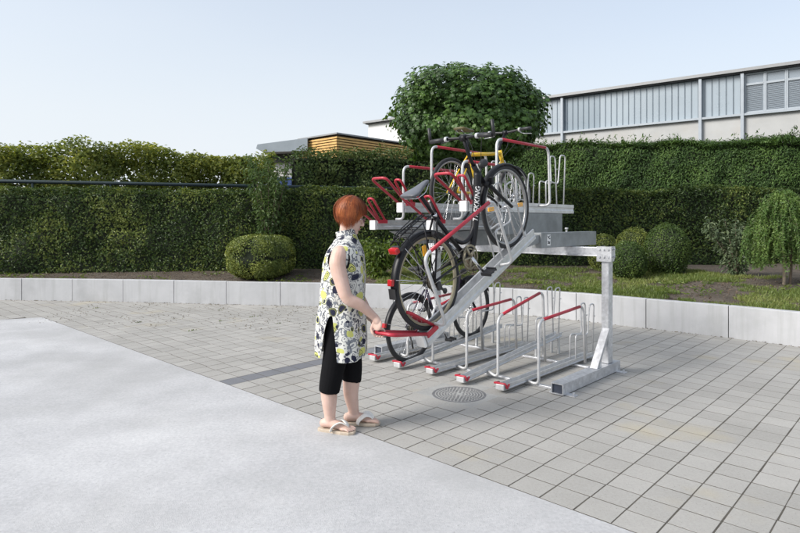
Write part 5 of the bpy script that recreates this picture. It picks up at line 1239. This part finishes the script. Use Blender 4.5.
# ------------------------------------------------------------------ camera and daylight
cam = bpy.data.cameras.new('camera'); co = bpy.data.objects.new('camera', cam); COL.objects.link(co); scene.camera = co
co.location = (0, 0, 1.5); co.rotation_euler = (R(90), 0, 0)
cam.sensor_width = 36; cam.lens = 582 / 800 * 36; cam.shift_y = -44.5 / 800; cam.clip_end = 1000; cam.clip_start = 0.05
w = bpy.data.worlds.new('World'); scene.world = w; w.use_nodes = True; nt = w.node_tree; nt.nodes.clear()
sky = nt.nodes.new('ShaderNodeTexSky'); sky.sky_type = 'NISHITA'; sky.sun_disc = False
SUN_EL, SUN_AZ = R(34), R(-112)                        # azimuth measured clockwise from the view direction
sky.sun_elevation = SUN_EL; sky.sun_rotation = SUN_AZ; sky.altitude = 100; sky.air_density = 1.0; sky.dust_density = 4.0; sky.ozone_density = 1.5
bg = nt.nodes.new('ShaderNodeBackground'); bg.inputs['Strength'].default_value = 0.09
nt.links.new(sky.outputs[0], bg.inputs[0])
# thin high veil of cloud, thicker towards the horizon
veil = nt.nodes.new('ShaderNodeBackground'); veil.inputs['Color'].default_value = (0.89, 0.945, 1.0, 1); veil.inputs['Strength'].default_value = 0.355
tc = nt.nodes.new('ShaderNodeTexCoord'); sp = nt.nodes.new('ShaderNodeSeparateXYZ'); nt.links.new(tc.outputs['Generated'], sp.inputs[0])
mr = nt.nodes.new('ShaderNodeMapRange'); mr.interpolation_type = 'SMOOTHSTEP'
for k_, v_ in (('From Min', -0.02), ('From Max', 0.42), ('To Min', 1.0), ('To Max', 0.60)): mr.inputs[k_].default_value = v_
nt.links.new(sp.outputs['Z'], mr.inputs['Value'])
vx = nt.nodes.new('ShaderNodeMath'); vx.operation = 'MULTIPLY_ADD'; vx.inputs[1].default_value = -0.10; nt.links.new(sp.outputs['X'], vx.inputs[0]); nt.links.new(mr.outputs[0], vx.inputs[2])
cn = nt.nodes.new('ShaderNodeTexNoise'); cn.inputs['Scale'].default_value = 1.6; cn.inputs['Detail'].default_value = 5.0; mpn = nt.nodes.new('ShaderNodeMapping'); mpn.inputs['Scale'].default_value = (1, 1, 4)
nt.links.new(tc.outputs['Generated'], mpn.inputs[0]); nt.links.new(mpn.outputs[0], cn.inputs['Vector'])
va = nt.nodes.new('ShaderNodeMath'); va.operation = 'MULTIPLY_ADD'; va.inputs[1].default_value = 0.12; va.use_clamp = True; nt.links.new(cn.outputs['Fac'], va.inputs[0])
vb = nt.nodes.new('ShaderNodeMath'); vb.operation = 'SUBTRACT'; vb.inputs[1].default_value = 0.06; nt.links.new(vx.outputs[0], vb.inputs[0]); nt.links.new(vb.outputs[0], va.inputs[2])
mxs = nt.nodes.new('ShaderNodeMixShader'); nt.links.new(va.outputs[0], mxs.inputs[0]); nt.links.new(bg.outputs[0], mxs.inputs[1]); nt.links.new(veil.outputs[0], mxs.inputs[2])
wo = nt.nodes.new('ShaderNodeOutputWorld'); nt.links.new(mxs.outputs[0], wo.inputs[0])
sun = bpy.data.lights.new('sun', 'SUN'); sun.energy = 1.5; sun.angle = R(24); sun.color = (1.0, 0.975, 0.94)
so_ = bpy.data.objects.new('sun', sun); COL.objects.link(so_)
sd_ = Vector((math.sin(SUN_AZ) * math.cos(SUN_EL), math.cos(SUN_AZ) * math.cos(SUN_EL), math.sin(SUN_EL)))
so_.rotation_euler = sd_.to_track_quat('Z', 'Y').to_euler(); so_.location = (0, 0, 12)
scene.view_settings.view_transform = 'Standard'; scene.view_settings.look = 'None'; scene.view_settings.gamma = 1; scene.view_settings.exposure = 1.45
scene.view_settings.use_curve_mapping = False
scene.cycles.max_bounces = 8; scene.cycles.use_denoising = True
